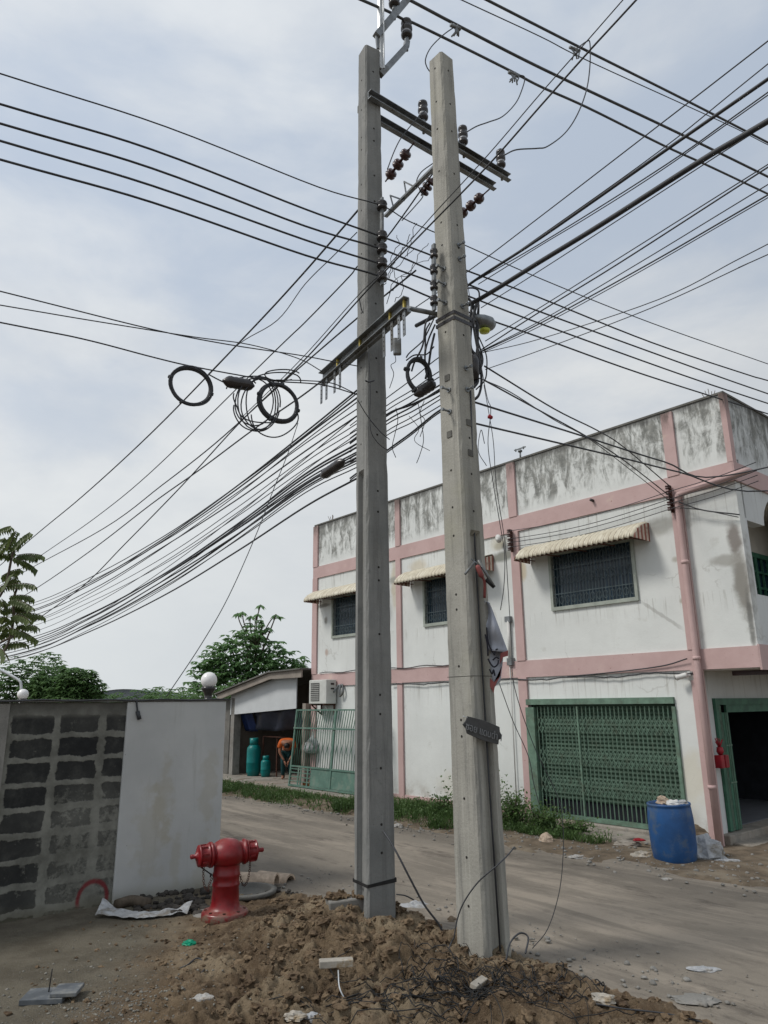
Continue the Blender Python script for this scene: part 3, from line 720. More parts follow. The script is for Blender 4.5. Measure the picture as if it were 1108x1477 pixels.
# weeds growing on the parapet
m = MB()
for i in range(9):
    x = random.uniform(-.05, .05); m.tube([P(10.7+x, .1, 7.5), P(10.75+x*3, .1, 7.62+random.random()*.12)], .008, 4)
tag(m.build('parapet_weed', M['bark']), 'dry weed sprouting from the far end of the parapet', 'plant')
m = MB()
for i in range(5): m.tube([P(-.85+i*.03, .1, 7.5), P(-.9+i*.06, .1, 7.6+random.random()*.1)], .006, 4)
tag(m.build('parapet_weed', M['bark']), 'thin dry weed on the parapet corner nearest the road', 'plant')
# cctv camera
cc = empty('security_camera', P(.2, -.05, 2.66), HEAD-pi/2, 'white security camera under the pink band beside the drain pipe', 'camera')
m = MB(); m.lathe([(.0, -.09), (.04, -.09), (.045, -.06), (.045, .07), (.05, .1), (.0, .1)], 12, (-.0, -.1, 0), (-1, -.25, -.25)); m.build('housing', M['white'], cc)
m = MB(); m.lathe([(0, 0), (.035, 0), (.03, .01), (0, .012)], 10, (-.10, -.125, -.025), (-1, -.25, -.25)); m.build('lens', M['dark'], cc)
m = MB(); m.bar((.1, 0, .02), (0, -.1, .02), .03); m.box(.05, .15, .0, .048, -.07, .08); m.build('bracket', M['white'], cc)
# red incense holder on the shop wall
ih = empty('incense_holder', P(-.08, .2, 1.28), HEAD-pi/2, 'red incense holder fixed to the wall beside the green doorway', 'incense holder')
m = MB(); m.box(-.02, .1, -.1, .12, -.02, .03); m.box(.0, .12, -.14, -.02, -.1, .1); m.box(.0, .12, .02, .14, -.1, .1); soften(m.build('tray', M['red'], ih), .01)
m = MB(); m.lathe([(.03, 0), (.06, .05), (.05, .12), (.03, .13)], 10, (.05, 0, .1)); m.build('cup', M['red'], ih)
m = MB()
for k in range(9):
    q = k*.7; m.tube([(.05, 0, .2), (.05+.05*cos(q), .08*sin(q), .34+.04*sin(k*3))], .01, 4)
m.build('sticks', M['red'], ih)
# ------------------------------------------------------------------ slab, kerbs
m = MB(); m.box(-17.2, -8.0, -1.0, 3.2, -.3, .115); m.box(-8.0, -4.3, -1.15, -.9, -.2, .10)
o = m.build('kerb_slab', M['step'], loc=C0); o.rotation_euler.z = HEAD-pi/2; tag(o, kind='structure'); soften(o, .03)
m = MB(); m.box(-3.1, -1.0, -1.05, -.75, -.1, .10); m.box(-2.3, -.35, -.7, -.16, -.1, .06)
o = m.build('kerb', M['step'], loc=C0); o.rotation_euler.z = HEAD-pi/2; tag(o, kind='structure'); soften(o, .03)
# ------------------------------------------------------------------ lean-to shed
S = empty('lean_to_shed', P(14, 0, .115), HEAD-pi/2, 'open lean-to shed with sloping brown fascia built against the shophouse', 'shed')
def sb(name, mat, boxes, parent=S):
    m = MB()
    for b in boxes: m.box(*[q+(14 if i < 2 else (-.115 if i > 3 else 0)) for i, q in enumerate(b)])
    return m.build(name, mat, parent)
sx = lambda s, y, z: (14-s, y, z-.115)
sb('pillar', M['conc'], [(-15.95, -15.72, -.1, .15, .1, 2.5)]); sb('pillar', M['concd'], [(-16.4, -16.1, -.05, .2, .1, 2.45)])
sb('post', M['fascia'], [(-11.62, -11.46, -.2, -.06, .1, 2.3)])
sb('rear_wall', M['intwall'], [(-16.1, -11.44, 2.0, 2.1, .12, 3.2), (-16.1, -16.0, .2, 2.0, .12, 2.4)])
m = MB(); m.prism([sx(16.5, -.35, 2.62), sx(13.2, -.35, 3.20), sx(13.2, -.35, 3.02), sx(16.5, -.35, 2.44)], (0, .05, 0)); m.prism([sx(13.2, -.35, 3.20), sx(11.5, -.35, 3.24), sx(11.5, -.35, 3.02), sx(13.2, -.35, 3.02)], (0, .05, 0)); m.build('fascia', M['fascia'], S)
m = MB(); m.prism([sx(16.6, -.42, 2.66), sx(13.2, -.42, 3.25), sx(11.46, -.42, 3.28), sx(11.46, -.42, 3.24), sx(13.2, -.42, 3.21), sx(16.6, -.42, 2.62)], (0, 2.6, 0)); m.build('roof', M['concd'], S)
m = MB(); m.prism([sx(16.0, -.1, 1.97), sx(16.0, -.1, 2.6), sx(13.2, -.1, 3.05), sx(12.1, -.1, 3.1), sx(12.1, -.1, 2.16)], (0, .03, 0)); m.build('white_panel', M['sheetw'], S)
# tarpaulin with folds
def sheet(fn, nu, nv, name, mat, parent=None, smooth=True, sol=.004):
    m = MB(); m.add([fn(i/nu, j/nv) for i in range(nu+1) for j in range(nv+1)], [(i*(nv+1)+j, (i+1)*(nv+1)+j, (i+1)*(nv+1)+j+1, i*(nv+1)+j+1) for i in range(nu) for j in range(nv)], smooth)
    o = m.build(name, mat, parent)
    if sol: q = o.modifiers.new('s', 'SOLIDIFY'); q.thickness = sol
    return o
sheet(lambda a, b: sx(15.0-3.3*a, .1+.08*sin(a*17+b*4)+.25*b, 2.1-.58*b-.04*sin(a*6)), 40, 6, 'tarpaulin', M['tarp'], S)
sheet(lambda a, b: sx(15.7-.75*a, .08+.05*sin(a*9)+.25*b, 2.05-.60*b), 10, 6, 'tarpaulin', M['tarpb'], S)
# gas bottles
def gas(name, p, r, h, label, col='gas'):
    e = empty(name, p, 0, label, 'gas cylinder', 'gas cylinders standing in the shed')
    m = MB(); m.lathe([(r*.85, 0), (r*.85, .06), (r*.97, .1), (r, .14), (r, h*.33), (r*1.02, h*.34), (r*1.02, h*.36), (r, h*.37), (r, h*.68), (r*.93, h*.75), (r*.6, h*.82), (.02, h*.84)], 20); m.build('body', M[col], e)
    m = MB(); m.lathe([(r*.62, h*.79), (r*.64, h), (r*.58, h), (r*.56, h*.79)], 18); m.build('collar', M[col], e)
    m = MB(); m.lathe([(.02, h*.8), (.03, h*.92), (.01, h*.93)], 8); m.tube([(-.04, 0, h*.9), (.04, 0, h*.9)], .012, 6); m.build('valve', M['steel'], e)
    return e
gas('gas_cylinder', P(15.0, .25, .115), .22, 1.14, 'tall teal gas cylinder standing in the shed beside the left wall')
gas('gas_cylinder', P(14.42, .35, .115), .155, .62, 'short teal gas cylinder standing to the right of the tall one')
m = MB()
for (a_, b_) in [((14.85, .5, .12), (14.85, .5, 1.3)), ((13.6, .5, .12), (13.6, .5, 1.3)), ((14.85, .5, 1.3), (13.6, .5, 1.3)), ((14.1, .55, .12), (14.1, .55, 1.3))]: m.bar(P(*a_), P(*b_), .035)
tag(m.build('pipe_rack', M['rust']), 'rusty pipe frame standing behind the gas cylinders', 'rack')
# air conditioner condenser on the wall
ac = empty('air_conditioner', P(10.62, -.2, 2.28), HEAD-pi/2, 'cream outdoor air conditioner unit hung above the green gate', 'air conditioner')
m = MB(); m.box(-.4, .42, -.2, .14, 0, .64); soften(m.build('casing', M['acw'], ac), .02)
m = MB(); m.box(-.3, .1, -.212, -.2005, .08, .56); gr = m.build('grille', M['acg'], ac)
m = MB()
for k in range(9): m.box(-.3, .1, -.225, -.213, .1+k*.05, .112+k*.05)
m.build('slat', M['acw'], gr)['kind'] = 'stuff'
m = MB(); m.box(.421, .43, -.05, .06, .5, .55); m.box(.421, .43, -.05, .06, .38, .42); m.build('handle_recess', M['dark'], ac)
m = MB(); m.bar((-.3, -.2, -.02), (-.3, .19, -.02), .04); m.bar((.3, -.2, -.02), (.3, .19, -.02), .04); m.bar((-.3, .16, -.02), (-.3, .16, -.3), .04); m.bar((.3, .16, -.02), (.3, .16, -.3), .04); m.bar((-.3, -.18, -.02), (-.3, .16, -.28), .03); m.build('bracket', M['rust'], ac)
m = MB(); m.tube(smooth_path([(.42, .05, .3), (.6, .12, .5), (.62, .1, .2), (.75, .12, .3), (.7, .13, .5), (.62, .14, .42)]), .025, 8); m.build('hose', M['steel'], ac); m = MB(); m.tube(smooth_path([(0, .1, -.02), (.05, .1, -.25), (-.05, .1, -.3)]), .03, 8); m.build('hose', M['white'], ac)
# sliding green gate leaning on the wall
SG = empty('sliding_gate', P(9.8, -.6, .12), HEAD-pi/2, 'pale green barred metal gate leaning along the foot of the building', 'gate')
gw0, gw1, gh = -1.82, 1.7, 2.0
def G(x, z): return (x, .2*z/gh, z)
m = MB()
for (p, q, wd) in [((gw0, 0), (gw0+.03, gh), .06), ((gw1, 0), (gw1, gh), .06), ((gw0, .03), (gw1, .03), .09), ((gw0, .52), (gw1, .52), .05), ((gw0, 1.52), (gw1, 1.52), .09), ((gw0, gh), (gw1, gh), .035), ((.05, 0), (.05, gh), .07)]:
    m.bar(G(*p), G(*q), wd, .04)
m.build('frame', M['greenp'], SG)
m = MB(); n = 34
for i in range(n):
    x = gw0+.05+(gw1-gw0-.05)*i/n
    m.bar(G(x-.02, 1.55), G(x+.05, gh), .016)
    d = .036 if i % 2 else -.036
    m.tube([G(x, .54), G(x, .9), G(x+d, 1.02), G(x+d, 1.05), G(x, 1.17), G(x, 1.5)], .010, 4)
m.build('bar', M['greend'], SG)['kind'] = 'stuff'
m = MB(); m.prism([G(-.85, .06), G(.03, .06), G(.03, .5), G(-.85, .5)], (0, .01, 0)); m.prism([G(.08, .06), G(gw1, .06), G(gw1, .5), G(.08, .5)], (0, .01, 0)); m.build('panel', M['greenp'], SG)
m = MB()
for z in (.14, .25, .36, .45): m.bar(G(gw0, z), G(-.85, z), .03, .02)
for x in (gw0+.4, gw0+.52, -.98): m.bar(G(x, .03), G(x, .5), .05, .02)
m.build('rail', M['greenp'], SG)
for x in (-1.3, 1.2):
    m = MB(); m.lathe([(0, -.015), (.05, -.015), (.05, .015), (0, .015)], 12, (x, 0, -.0), (0, 1, 0)); m.build('wheel', M['rust'], SG)
# pale bag hanging behind the gate, small crate by it
m = MB(); m.lathe([(.01, .62), (.03, .6), (.05, .45), (.2, .3), (.27, .12), (.2, .02), (.05, 0)], 14)
o = m.build('hanging_bag', M['bag'], loc=P(11.3, -.05, .95)); tag(o, 'pale plastic bag hanging behind the left end of the green gate', 'bag')
m = MB(); m.box(-.16, .16, -.1, .1, 0, .1); o = m.build('crate', simple('orange crate', (.25, .10, .03), .7), loc=P(11.25, -.2, .12)); tag(o, 'low orange brown crate under the left end of the green gate', 'crate'); soften(o, .01)
# ------------------------------------------------------------------ person bending forward in the shed
def skin_fig(name, joints, bones, mat, parent, root=0, lv=1):
    me = bpy.data.meshes.new(name); me.from_pydata([j[0] for j in joints], bones, [])
    o = bpy.data.objects.new(name, me); COL.objects.link(o); o.parent = parent
    s = o.modifiers.new('skin', 'SKIN'); s.use_smooth_shade = True
    for i, j in enumerate(joints):
        r = j[1]; me.skin_vertices[0].data[i].radius = (r, r) if isinstance(r, (int, float)) else r
        me.skin_vertices[0].data[i].use_root = (i == root)
    u = o.modifiers.new('sub', 'SUBSURF'); u.levels = lv; u.render_levels = lv+1
    me.materials.append(mat); return o
pe = empty('person', P(13.15, .3, .115), .12, 'person in an orange shirt bending forward inside the shed, hands together', 'person')
# faces -y ; legs straight, trunk folded forward
body = [((0, .12, .80), .13), ((0, .02, .95), .13), ((0, -.18, 1.06), .13), ((0, -.33, 1.08), .12), ((0, -.42, 1.02), .055), ((0, -.50, .97), .085), ((0, -.52, .87), .075),
        ((-.2, -.30, 1.04), .06), ((-.21, -.32, .78), .042), ((-.07, -.36, .56), .03), ((.2, -.30, 1.04), .06), ((.21, -.32, .78), .042), ((.07, -.36, .56), .03),
        ((-.1, .1, .78), .09), ((-.11, .06, .44), .062), ((-.11, .12, .08), .04), ((-.12, .0, .03), .035), ((.1, .1, .78), .09), ((.11, .06, .44), .062), ((.11, .12, .08), .04), ((.12, .0, .03), .035)]
skin_fig('body', body, [(0, 1), (1, 2), (2, 3), (3, 4), (4, 5), (5, 6), (3, 7), (7, 8), (8, 9), (3, 10), (10, 11), (11, 12), (0, 13), (13, 14), (14, 15), (15, 16), (0, 17), (17, 18), (18, 19), (19, 20)], M['skin'], pe)
for sg in (-1, 1):      # hands meeting: palm, four fingers and thumb
    j = [((sg*.07, -.36, .56), .028), ((sg*.045, -.37, .50), .03), ((sg*.035, -.375, .46), .028)]; bn = [(0, 1), (1, 2)]
    for f_ in range(4):
        k = len(j); x = sg*.035; y = -.40+f_*.018
        j += [((x, y, .45), .010), ((x-sg*.012, y, .42-.004*(f_ % 2)), .009), ((x-sg*.03, y-.004, .40), .008)]; bn += [(2, k), (k, k+1), (k+1, k+2)]
    k = len(j); j += [((sg*.03, -.405, .50), .011), ((sg*.012, -.42, .47), .009)]; bn += [(1, k), (k, k+1)]
    skin_fig('hand', j, bn, M['skin'], pe)
skin_fig('shirt', [((0, .08, .88), .15), ((0, -.02, 1.0), .155), ((0, -.18, 1.09), .155), ((0, -.33, 1.10), .14), ((-.19, -.30, 1.07), .085), ((-.23, -.31, .90), .07), ((.19, -.30, 1.07), .085), ((.23, -.31, .90), .07)], [(0, 1), (1, 2), (2, 3), (3, 4), (4, 5), (3, 6), (6, 7)], M['orange'], pe)
skin_fig('trousers', [((0, .12, .82), .145), ((-.1, .1, .74), .1), ((-.11, .06, .44), .078), ((-.11, .12, .1), .06), ((.1, .1, .74), .1), ((.11, .06, .44), .078), ((.11, .12, .1), .06)], [(0, 1), (1, 2), (2, 3), (0, 4), (4, 5), (5, 6)], M['pants'], pe)
skin_fig('hair', [((0, -.46, 1.04), .08), ((0, -.54, .99), .10), ((0, -.57, .92), .085)], [(0, 1), (1, 2)], M['hair'], pe)
for sg in (-1, 1):
    m = MB(); m.lathe([(0, -.006), (.012, 0), (0, .006)], 8, (sg*.03, -.50, .86), (0, -1, -.3)); m.build('eye', M['dark'], pe)
# ------------------------------------------------------------------ boundary wall (runs along B at s = 3)
WL = empty('boundary_wall', P(3.0, -8.63), HEAD+pi, 'grey boundary wall, half bare blocks and half painted plaster', 'wall')
# local x runs away from the road (leftwards), x=0 where paint meets blocks; local y = towards... +y is -A side (camera side)
WTOP = 2.33
m = MB(); nx, nz = 120, 40
m.box(.0, 6.5, -.18, 0, -.2, 2.31); m.build('block_panel', M['block'], WL)
m = MB(); m.box(-1.36, .0, -.2, .028, -.2, 2.315); o = m.build('plaster_panel', M['plaster'], WL); soften(o, .015)
m = MB(); m.box(1.34, 1.56, 0.001, .02, -.2, 2.3); m.box(4.6, 4.85, 0.001, .05, -.2, 2.3); m.build('post', M['conc'], WL)
m = MB(); m.box(-1.38, 6.5, -.22, .04, 2.316, 2.345); m.build('coping', M['concd'], WL)
m = MB(); pts = [Vector((-1.4+i*.2, .045, 2.335+.008*sin(i*1.7))) for i in range(38)]; m.tube(pts, .009, 5); m.tube(smooth_path([(-.1, .04, 2.33), (-.12, .045, 2.22), (-.14, .045, 2.12)]), .012, 5); m.tube([(-.12, .05, 2.2), (-.15, .06, 2.1)], .025, 6)
m.build('cable', M['cable'], WL)
RW = empty('side_wall', P(3.12, -7.29), HEAD+pi/2, 'grey wall running back from the road corner and carrying globe lamps', 'wall')
m = MB(); m.box(0.1, 14, 0, .15, -.2, 2.27); m.build('wall_panel', M['plaster'], RW)
def globe(s, z0, r, label):
    p = P(3+s, -7.36, 2.27); e = empty('globe_lamp', p, 0, label, 'lamp', 'globe lamps on the wall')
    m = MB(); m.lathe([(.05, 0), (.11, .0), (.11, .05), (.05, .08), (.06, .15), (.1, z0-.01), (.1, z0+.02), (.03, z0+.03)], 14); m.build('base', M['dark'], e)
    m = MB(); m.lathe([(r*sin(pi*k/14), z0+r+.0-r*cos(pi*k/14)) for k in range(1, 14)], 22); m.build('globe', M['globe'], e)
globe(.34, .22, .112, 'white globe lamp on a black base near the wall corner')
globe(9.7, .17, .125, 'smaller white globe lamp at the far left end of the wall')
# pale curved pipe post rising beside the far lamp
m = MB(); yy = 19.5
m.tube(smooth_path([aty(30, 1010, yy), aty(30.5, 988, yy), aty(27, 981, yy), aty(12, 972, yy), aty(-8, 962, yy), aty(-30, 956, yy)], 5), .035, 8)
m.tube([aty(30, 1010, yy), Vector((aty(30, 1010, yy).x, yy, 0))], .04, 8)
tag(m.build('goose_neck_pipe', M['steelw']), 'pale curved gooseneck pipe behind the far globe lamp', 'pipe')
# ------------------------------------------------------------------ utility poles
PL, PR = Vector((-.14, 8.2, 0)), Vector((.855, 7.27, 0))
def pole(name, loc, yaw, ht, w0, w1, groove, gz0, mat, holes, label):
    e = empty(name, loc, yaw, label, 'utility pole', 'concrete utility poles standing side by side')
    m = MB(); dep = .055
    def ring(z, d):
        hw = (w0+(w1-w0)*(z+.3)/(ht+.3))/2; c = .02; gw = hw*.5; gi = gw*.78
        seg = []
        sides = [(0, -1), (1, 0), (0, 1), (-1, 0)]
        for k, (nx_, ny_) in enumerate(sides):
            tx, ty = -ny_, nx_
            gv = groove and ((k % 2 == 0) == (groove == 'y'))
            dd = d if gv else 0
            cj = c+random.uniform(-.003, .006)+(.012 if random.random() < .05 else 0)
            for a_, q in ((-hw+cj, 0), (-gw, 0), (-gi, dd), (gi, dd), (gw, 0), (hw-cj, 0)):
                seg.append(Vector((nx_*(hw-q)+tx*a_, ny_*(hw-q)+ty*a_, z)))
        return seg
    zs = [(-.3, dep), (gz0-.05, dep), (gz0, 0)]
    zs = [(-.3+(gz0-.05+.3)*i/40, dep) for i in range(40)]+zs[1:]
    zs += [(gz0+(ht-gz0)*i/50, 0) for i in range(1, 51)]; random.seed(len(name)+int(ht*10))
    vs = []
    for z, d in zs: vs += ring(z, d)
    n = 24
    fs = [(i*n+k, i*n+(k+1) % n, (i+1)*n+(k+1) % n, (i+1)*n+k) for i in range(len(zs)-1) for k in range(n)]
    fs.append(tuple((len(zs)-1)*n+k for k in range(n)))
    m.add(vs, fs, False)
    m.cur = 1
    for (face, z, r) in holes:
        hw = (w0+(w1-w0)*(z+.3)/(ht+.3))/2+.0015
        d_ = {'x': Vector((-1, 0, 0)), 'y': Vector((0, -1, 0))}[face]
        off = 0
        c = d_*hw+Vector((0, 0, z)); m.lathe([(r, 0), (r*.8, .002)], 8, c, d_, False)
    o = m.build('shaft', [mat, M['hole']], e)
    return e, (lambda z: (w0+(w1-w0)*(z+.3)/(ht+.3))/2)
random.seed(5)
zzL = [10.7, 10.2, 9.75, 9.55, 9.0, 8.6, 7.95, 7.1, 6.35, 5.9, 5.35, 4.65, 4.4, 3.75, 3.6, 3.0, 2.35, 2.15, 1.6, 1.05, .78]
zzR = [9.8, 9.3, 8.9, 8.3, 7.6, 7.3, 6.2, 5.0, 4.6, 4.2, 3.9, 3.3, 3.15, 2.6, 2.1, 1.95, 1.4, .9, .5]
hL = [('y', z, .014) for z in zzL]+[('x', z-.1, .012) for z in zzL if z > 5]
hR = [('x', z, .013) for z in zzR]+[('y', z-.05, .013) for z in zzR if z > 4]
POLE1, HW1 = pole('utility_pole', PL, radians(29), 11.12, .335, .232, 'x', 4.92, M['poleA'], hL, 'darker grey concrete pole on the left carrying steel crossarms')
POLE2, HW2 = pole('utility_pole', PR, HEAD, 9.98, .36, .225, 'y', 3.95, M['poleB'], hR, 'paler concrete pole on the right with a vertical groove and step bolts')
LEAN = Matrix.Rotation(radians(-.48), 4, 'Y')
POLE2.matrix_world = Matrix.Translation(PR) @ LEAN @ Matrix.Rotation(HEAD, 4, 'Z')
def inv(e): return Matrix.Translation(PR) @ LEAN @ Matrix.Rotation(HEAD, 4, 'Z') if e is POLE2 else Matrix.Translation(e.location) @ Matrix.Rotation(e.rotation_euler.z, 4, 'Z')
I1, I2 = inv(POLE1).inverted(), inv(POLE2).inverted()
def child(m, name, mat, e):
    I = I1 if e is POLE1 else I2
    m.v = [I @ v for v in m.v]; return m.build(name, mat, e)
# black band on left pole
m = MB(); hw = HW1(.5)+.004
m.add([(-hw, -hw, .47), (hw, -hw, .49), (hw, hw, .49), (-hw, hw, .47), (-hw, -hw, .50), (hw, -hw, .53), (hw, hw, .53), (-hw, hw, .50)], [(0, 1, 5, 4), (1, 2, 6, 5), (2, 3, 7, 6), (3, 0, 4, 7)])
m.build('band', M['black'], POLE1)
# crossarms near the top: planes either side of the pole
armn = rotz(A, -3)
pa = plane(PL-armn*.14, armn); pb = plane(PL+armn*.16, armn)
a0, a1 = onp(531, 138, pa), onp(733, 262, pa); a1.z = a0.z
b0, b1 = onp(516, 158, pb), onp(712, 276, pb); b1.z = b0.z
def channel(m, a, b, w=.1, h=.11):
    m.bar(a, b, .012, h); t_ = (b-a).normalized(); x = t_.cross(Vector((0, 0, 1)))
    m.bar(a+x*.035+Vector((0, 0, h/2)), b+x*.035+Vector((0, 0, h/2)), .07, .01); m.bar(a+x*.035-Vector((0, 0, h/2)), b+x*.035-Vector((0, 0, h/2)), .07, .01)
for (p, q) in ((a0, a1), (b0, b1)):
    m = MB(); channel(m, p, q); child(m, 'cross_arm', M['steel'], POLE1)
# upright insulators standing on the front arm
def insul(base, up, h=.42, e=POLE1, r=.075):
    up = up.normalized()
    m = MB(); m.lathe([(.02, -.14), (.02, 0), (.035, .0), (.035, h*.2), (.02, h*.22)], 10, base, up); pin = child(m, 'insulator', M['steel'], e)
    m = MB(); pr = [(.02, .2), (.55, .2), (.95, .28), (1, .36), (.72, .40), (.70, .5), (1, .56), (1, .66), (.72, .70), (.72, .8), (.95, .84), (.9, .93), (.4, .96), (.5, 1.0), (.2, 1.03)]
    m.lathe([(r*a_, h*b_) for a_, b_ in pr], 16, base, up)
    I = I1 if e is POLE1 else I2
    m.v = [I @ v for v in m.v]; m.build('shed', M['dark'], pin)
    m = MB(); m.lathe([(r*.75, h*.41), (r*.76, h*.49)], 16, base, up); m.v = [I @ v for v in m.v]; m.build('glaze_ring', M['greyp'], pin)
for (u, v) in ((611, 186), (669, 221), (724, 256)):
    p = onp(u, v, pa); p.z = a0.z+.06; insul(p, Vector((0, 0, 1)))
# pole-top extension rod and the V of top brackets
hv = rotz(A, -10); ph = plane(PL-hv*.1, hv)
m = MB(); rod = onp(549, 100, ph); m.bar(rod, Vector((rod.x, rod.y, 12.6)), .05); m.bar(rod+Vector((.03, 0, 0)), Vector((rod.x+.03, rod.y, 12.6)), .02, .07); child(m, 'top_rod', M['steelw'], POLE1)
k0, k1 = onp(543, 52, ph), onp(592, -6, ph)
m = MB(); m.bar(k0, k1, .09, .09); m.bar(onp(543, 52, ph), onp(545, 70, ph), .03); child(m, 'top_arm', M['steel'], POLE1)
k2, k3 = onp(549, 108, ph), onp(586, 68, ph)
m = MB(); m.bar(k2, k3, .075, .075); m.bar(k3, onp(587, 60, ph), .07); child(m, 'side_bracket', M['steel'], POLE1)
insul(onp(587, 62, ph), Vector((0, 0, 1)), .42, POLE1, .085)
insul(onp(569, 17, ph), Vector((0, 0, 1)), .42, POLE1, .085)
# strain strings: three dark discs each
def strain(u0, v0, u1, v1, pl, e=POLE1):
    p, q = onp(u0, v0, pl), onp(u1, v1, pl); m = MB()
    for k in range(3):
        c = p.lerp(q, (k+.5)/3); L_ = (q-p).length/3
        m.lathe([(.02, -L_*.5), (.025, -L_*.3), (.07, -L_*.28), (.085, -L_*.1), (.05, 0), (.085, .1*L_), (.07, L_*.28), (.025, L_*.3), (.02, L_*.5)], 12, c, q-p)
    m.tube([p-(q-p)*.25, p], .012, 5); m.tube([q, q+(q-p)*.1], .012, 5)
    child(m, 'strain_insulator', M['brownp'], e)
an_ = rotz(B, -3)
strain(590, 216, 559, 258, plane(onp(590, 216, pb), an_)); strain(624, 258, 609, 280, plane(onp(624, 258, pb), an_)); strain(697, 281, 662, 312, plane(onp(697, 281, pb), an_))
# ladder-like diagonal brace under the arms
m = MB(); pb2 = plane(PL+B*.35, rotz(B, -10))
m.bar(onp(556, 312, pb2), onp(628, 240, pb2), .055, .03); 
m.bar(onp(568, 300, pb2), onp(563, 282, pb2), .015); m.bar(onp(563, 282, pb2), onp(583, 289, pb2), .02); m.bar(onp(586, 280, pb2), onp(583, 262, pb2), .015); m.bar(onp(583, 262, pb2), onp(601, 271, pb2), .02)
child(m, 'brace', M['steel'], POLE1)
# secondary rack: dark spools on the right edge of the left pole, left edge of right pole
T_n = rotz(A, -8); PT = plane(PL-T_n*.24, T_n)
def rack(uvs, pl, e, r=.05):
    m = MB(); p0, p1 = onp(*uvs[0], pl), onp(*uvs[-1], pl); m.bar(p0+Vector((0, 0, .12)), p1-Vector((0, 0, .12)), .05, .03)
    I = I1 if e is POLE1 else I2
    rk = child(m, 'spool_rack', M['steel'], e)
    for q in uvs:
        m = MB(); c = onp(*q, pl); m.lathe([(.02, -.05), (r, -.05), (r*1.1, -.025), (r*.6, 0), (r*1.1, .025), (r, .05), (.02, .05)], 12, c)
        m.v = [I @ v for v in m.v]; m.build('spool', M['dark'], rk)
rack([(551, 297), (551, 341), (551, 359), (551, 380), (551, 399)], PT, POLE1, .065)
PT2 = plane(PR+B*-.18, B)
rack([(626, 366), (626, 389), (626, 412), (626, 434)], plane(PR+T_n*.05, T_n), POLE2, .042)
# telecom bracket arm across the left pole
brn = rotz(B, -10); pbr = plane(PL-brn*.22, brn)
c0, c1 = onp(466, 547, pbr), onp(590, 437, pbr); zc = (c0.z+c1.z)/2; c0.z = c1.z = zc
m = MB(); channel(m, c0, c1, h=.14); m.bar(c0+Vector((0, 0, -.09)), c1+Vector((0, 0, -.09)), .05, .03)
br = child(m, 'telecom_arm', M['steel'], POLE1)
def on_br(f, dz=0): p = c0.lerp(c1, f); return Vector((p.x, p.y, p.z+dz))
for f in (.02, .09, .2, .27, .78, .86, .93, .98):
    m = MB(); p = on_br(f, -.08)-brn*.04; L_ = .3 if f < .3 or f > .9 else .36
    m.bar(p, p-Vector((0, 0, L_)), .05, .008, up=brn)
    m.cur = 1
    for k in range(5): m.lathe([(.008, 0), (.007, .003)], 6, p-brn*.005-Vector((0, 0, .06+k*.055)), -brn, False)
    m.v = [I1 @ v for v in m.v]; m.build('hanger_strap', [M['steel'], M['hole']], br)
m = MB()
for f in (.22, .5, .83, .97): p = on_br(f)-brn*.02; m.bar(p+Vector((0, 0, .075)), p-Vector((0, 0, .075)), .03, .02)
m.v = [I1 @ v for v in m.v]; m.build('clip', M['yellow'], br)
m = MB(); p = on_br(.88, -.42); m.box(-.045, .045, -.03, .03, -.08, .12, Matrix.Translation(p)); m.v = [I1 @ v for v in m.v]; soften(m.build('junction_box', M['steel'], br), .015)
# step bolts and straps on the right pole
def bolt(face, z, off=0.0, ln=.11):
    hw = HW2(z); d_, tv = (Vector((-1, 0, 0)), Vector((0, -1, 0))) if face == 'x' else (Vector((0, -1, 0)), Vector((1, 0, 0)))
    c = d_*hw+tv*off+Vector((0, 0, z)); m = MB(); m.tube([c, c+d_*ln], .011, 6); m.lathe([(.0, 0), (.03, 0), (.03, .012), (.0, .012)], 6, c+d_*.002, d_, False); m.lathe([(.0, -.01), (.02, -.01), (.02, .012), (.0, .012)], 6, c+d_*ln, d_, False)
    m.build('step_bolt', M['steel'], POLE2)
for z in (6.98, 6.78, 6.55, 5.50, 5.25): bolt('x', z, .02)
for z in (7.28, 7.1, 6.5, 5.75, 5.5): bolt('y', z, 0, .08)
for f, z in (('y', 5.12), ('y', 4.78), ('x', 5.0), ('x', 5.65)):
    m = MB()
    hw = HW2(z)+.004; d_, tv = (Vector((-1, 0, 0)), Vector((0, 1, 0))) if f == 'x' else (Vector((0, -1, 0)), Vector((1, 0, 0)))
    c = d_*hw+Vector((0, 0, z)); m.bar(c-tv*.035, c+tv*.035, .01, .07, up=Vector((0, 0, 1))); m.build('washer_plate', M['concd'], POLE2)
m = MB(); hw = HW2(6.35)+.006
for dz in (0, .07): m.add([(-hw, -hw, 6.3+dz), (hw, -hw, 6.3+dz), (hw, hw, 6.3+dz), (-hw, hw, 6.3+dz), (-hw, -hw, 6.34+dz), (hw, -hw, 6.34+dz), (hw, hw, 6.34+dz), (-hw, hw, 6.34+dz)], [(0, 1, 5, 4), (1, 2, 6, 5), (2, 3, 7, 6), (3, 0, 4, 7)])
m.build('clamp_band', M['dark'], POLE2)
m = MB(); hw = HW2(1)+.0015; hw2 = HW2(2.5)+.0015
m.tube([(.02, -hw-.0, .1), (.03, -HW2(1.5)+.03, 1.5), (.02, -HW2(3.8)+.03, 3.8), (.05, -HW2(5.5)-.01, 5.5)], .009, 5); m.build('ground_wire', M['cable'], POLE2)
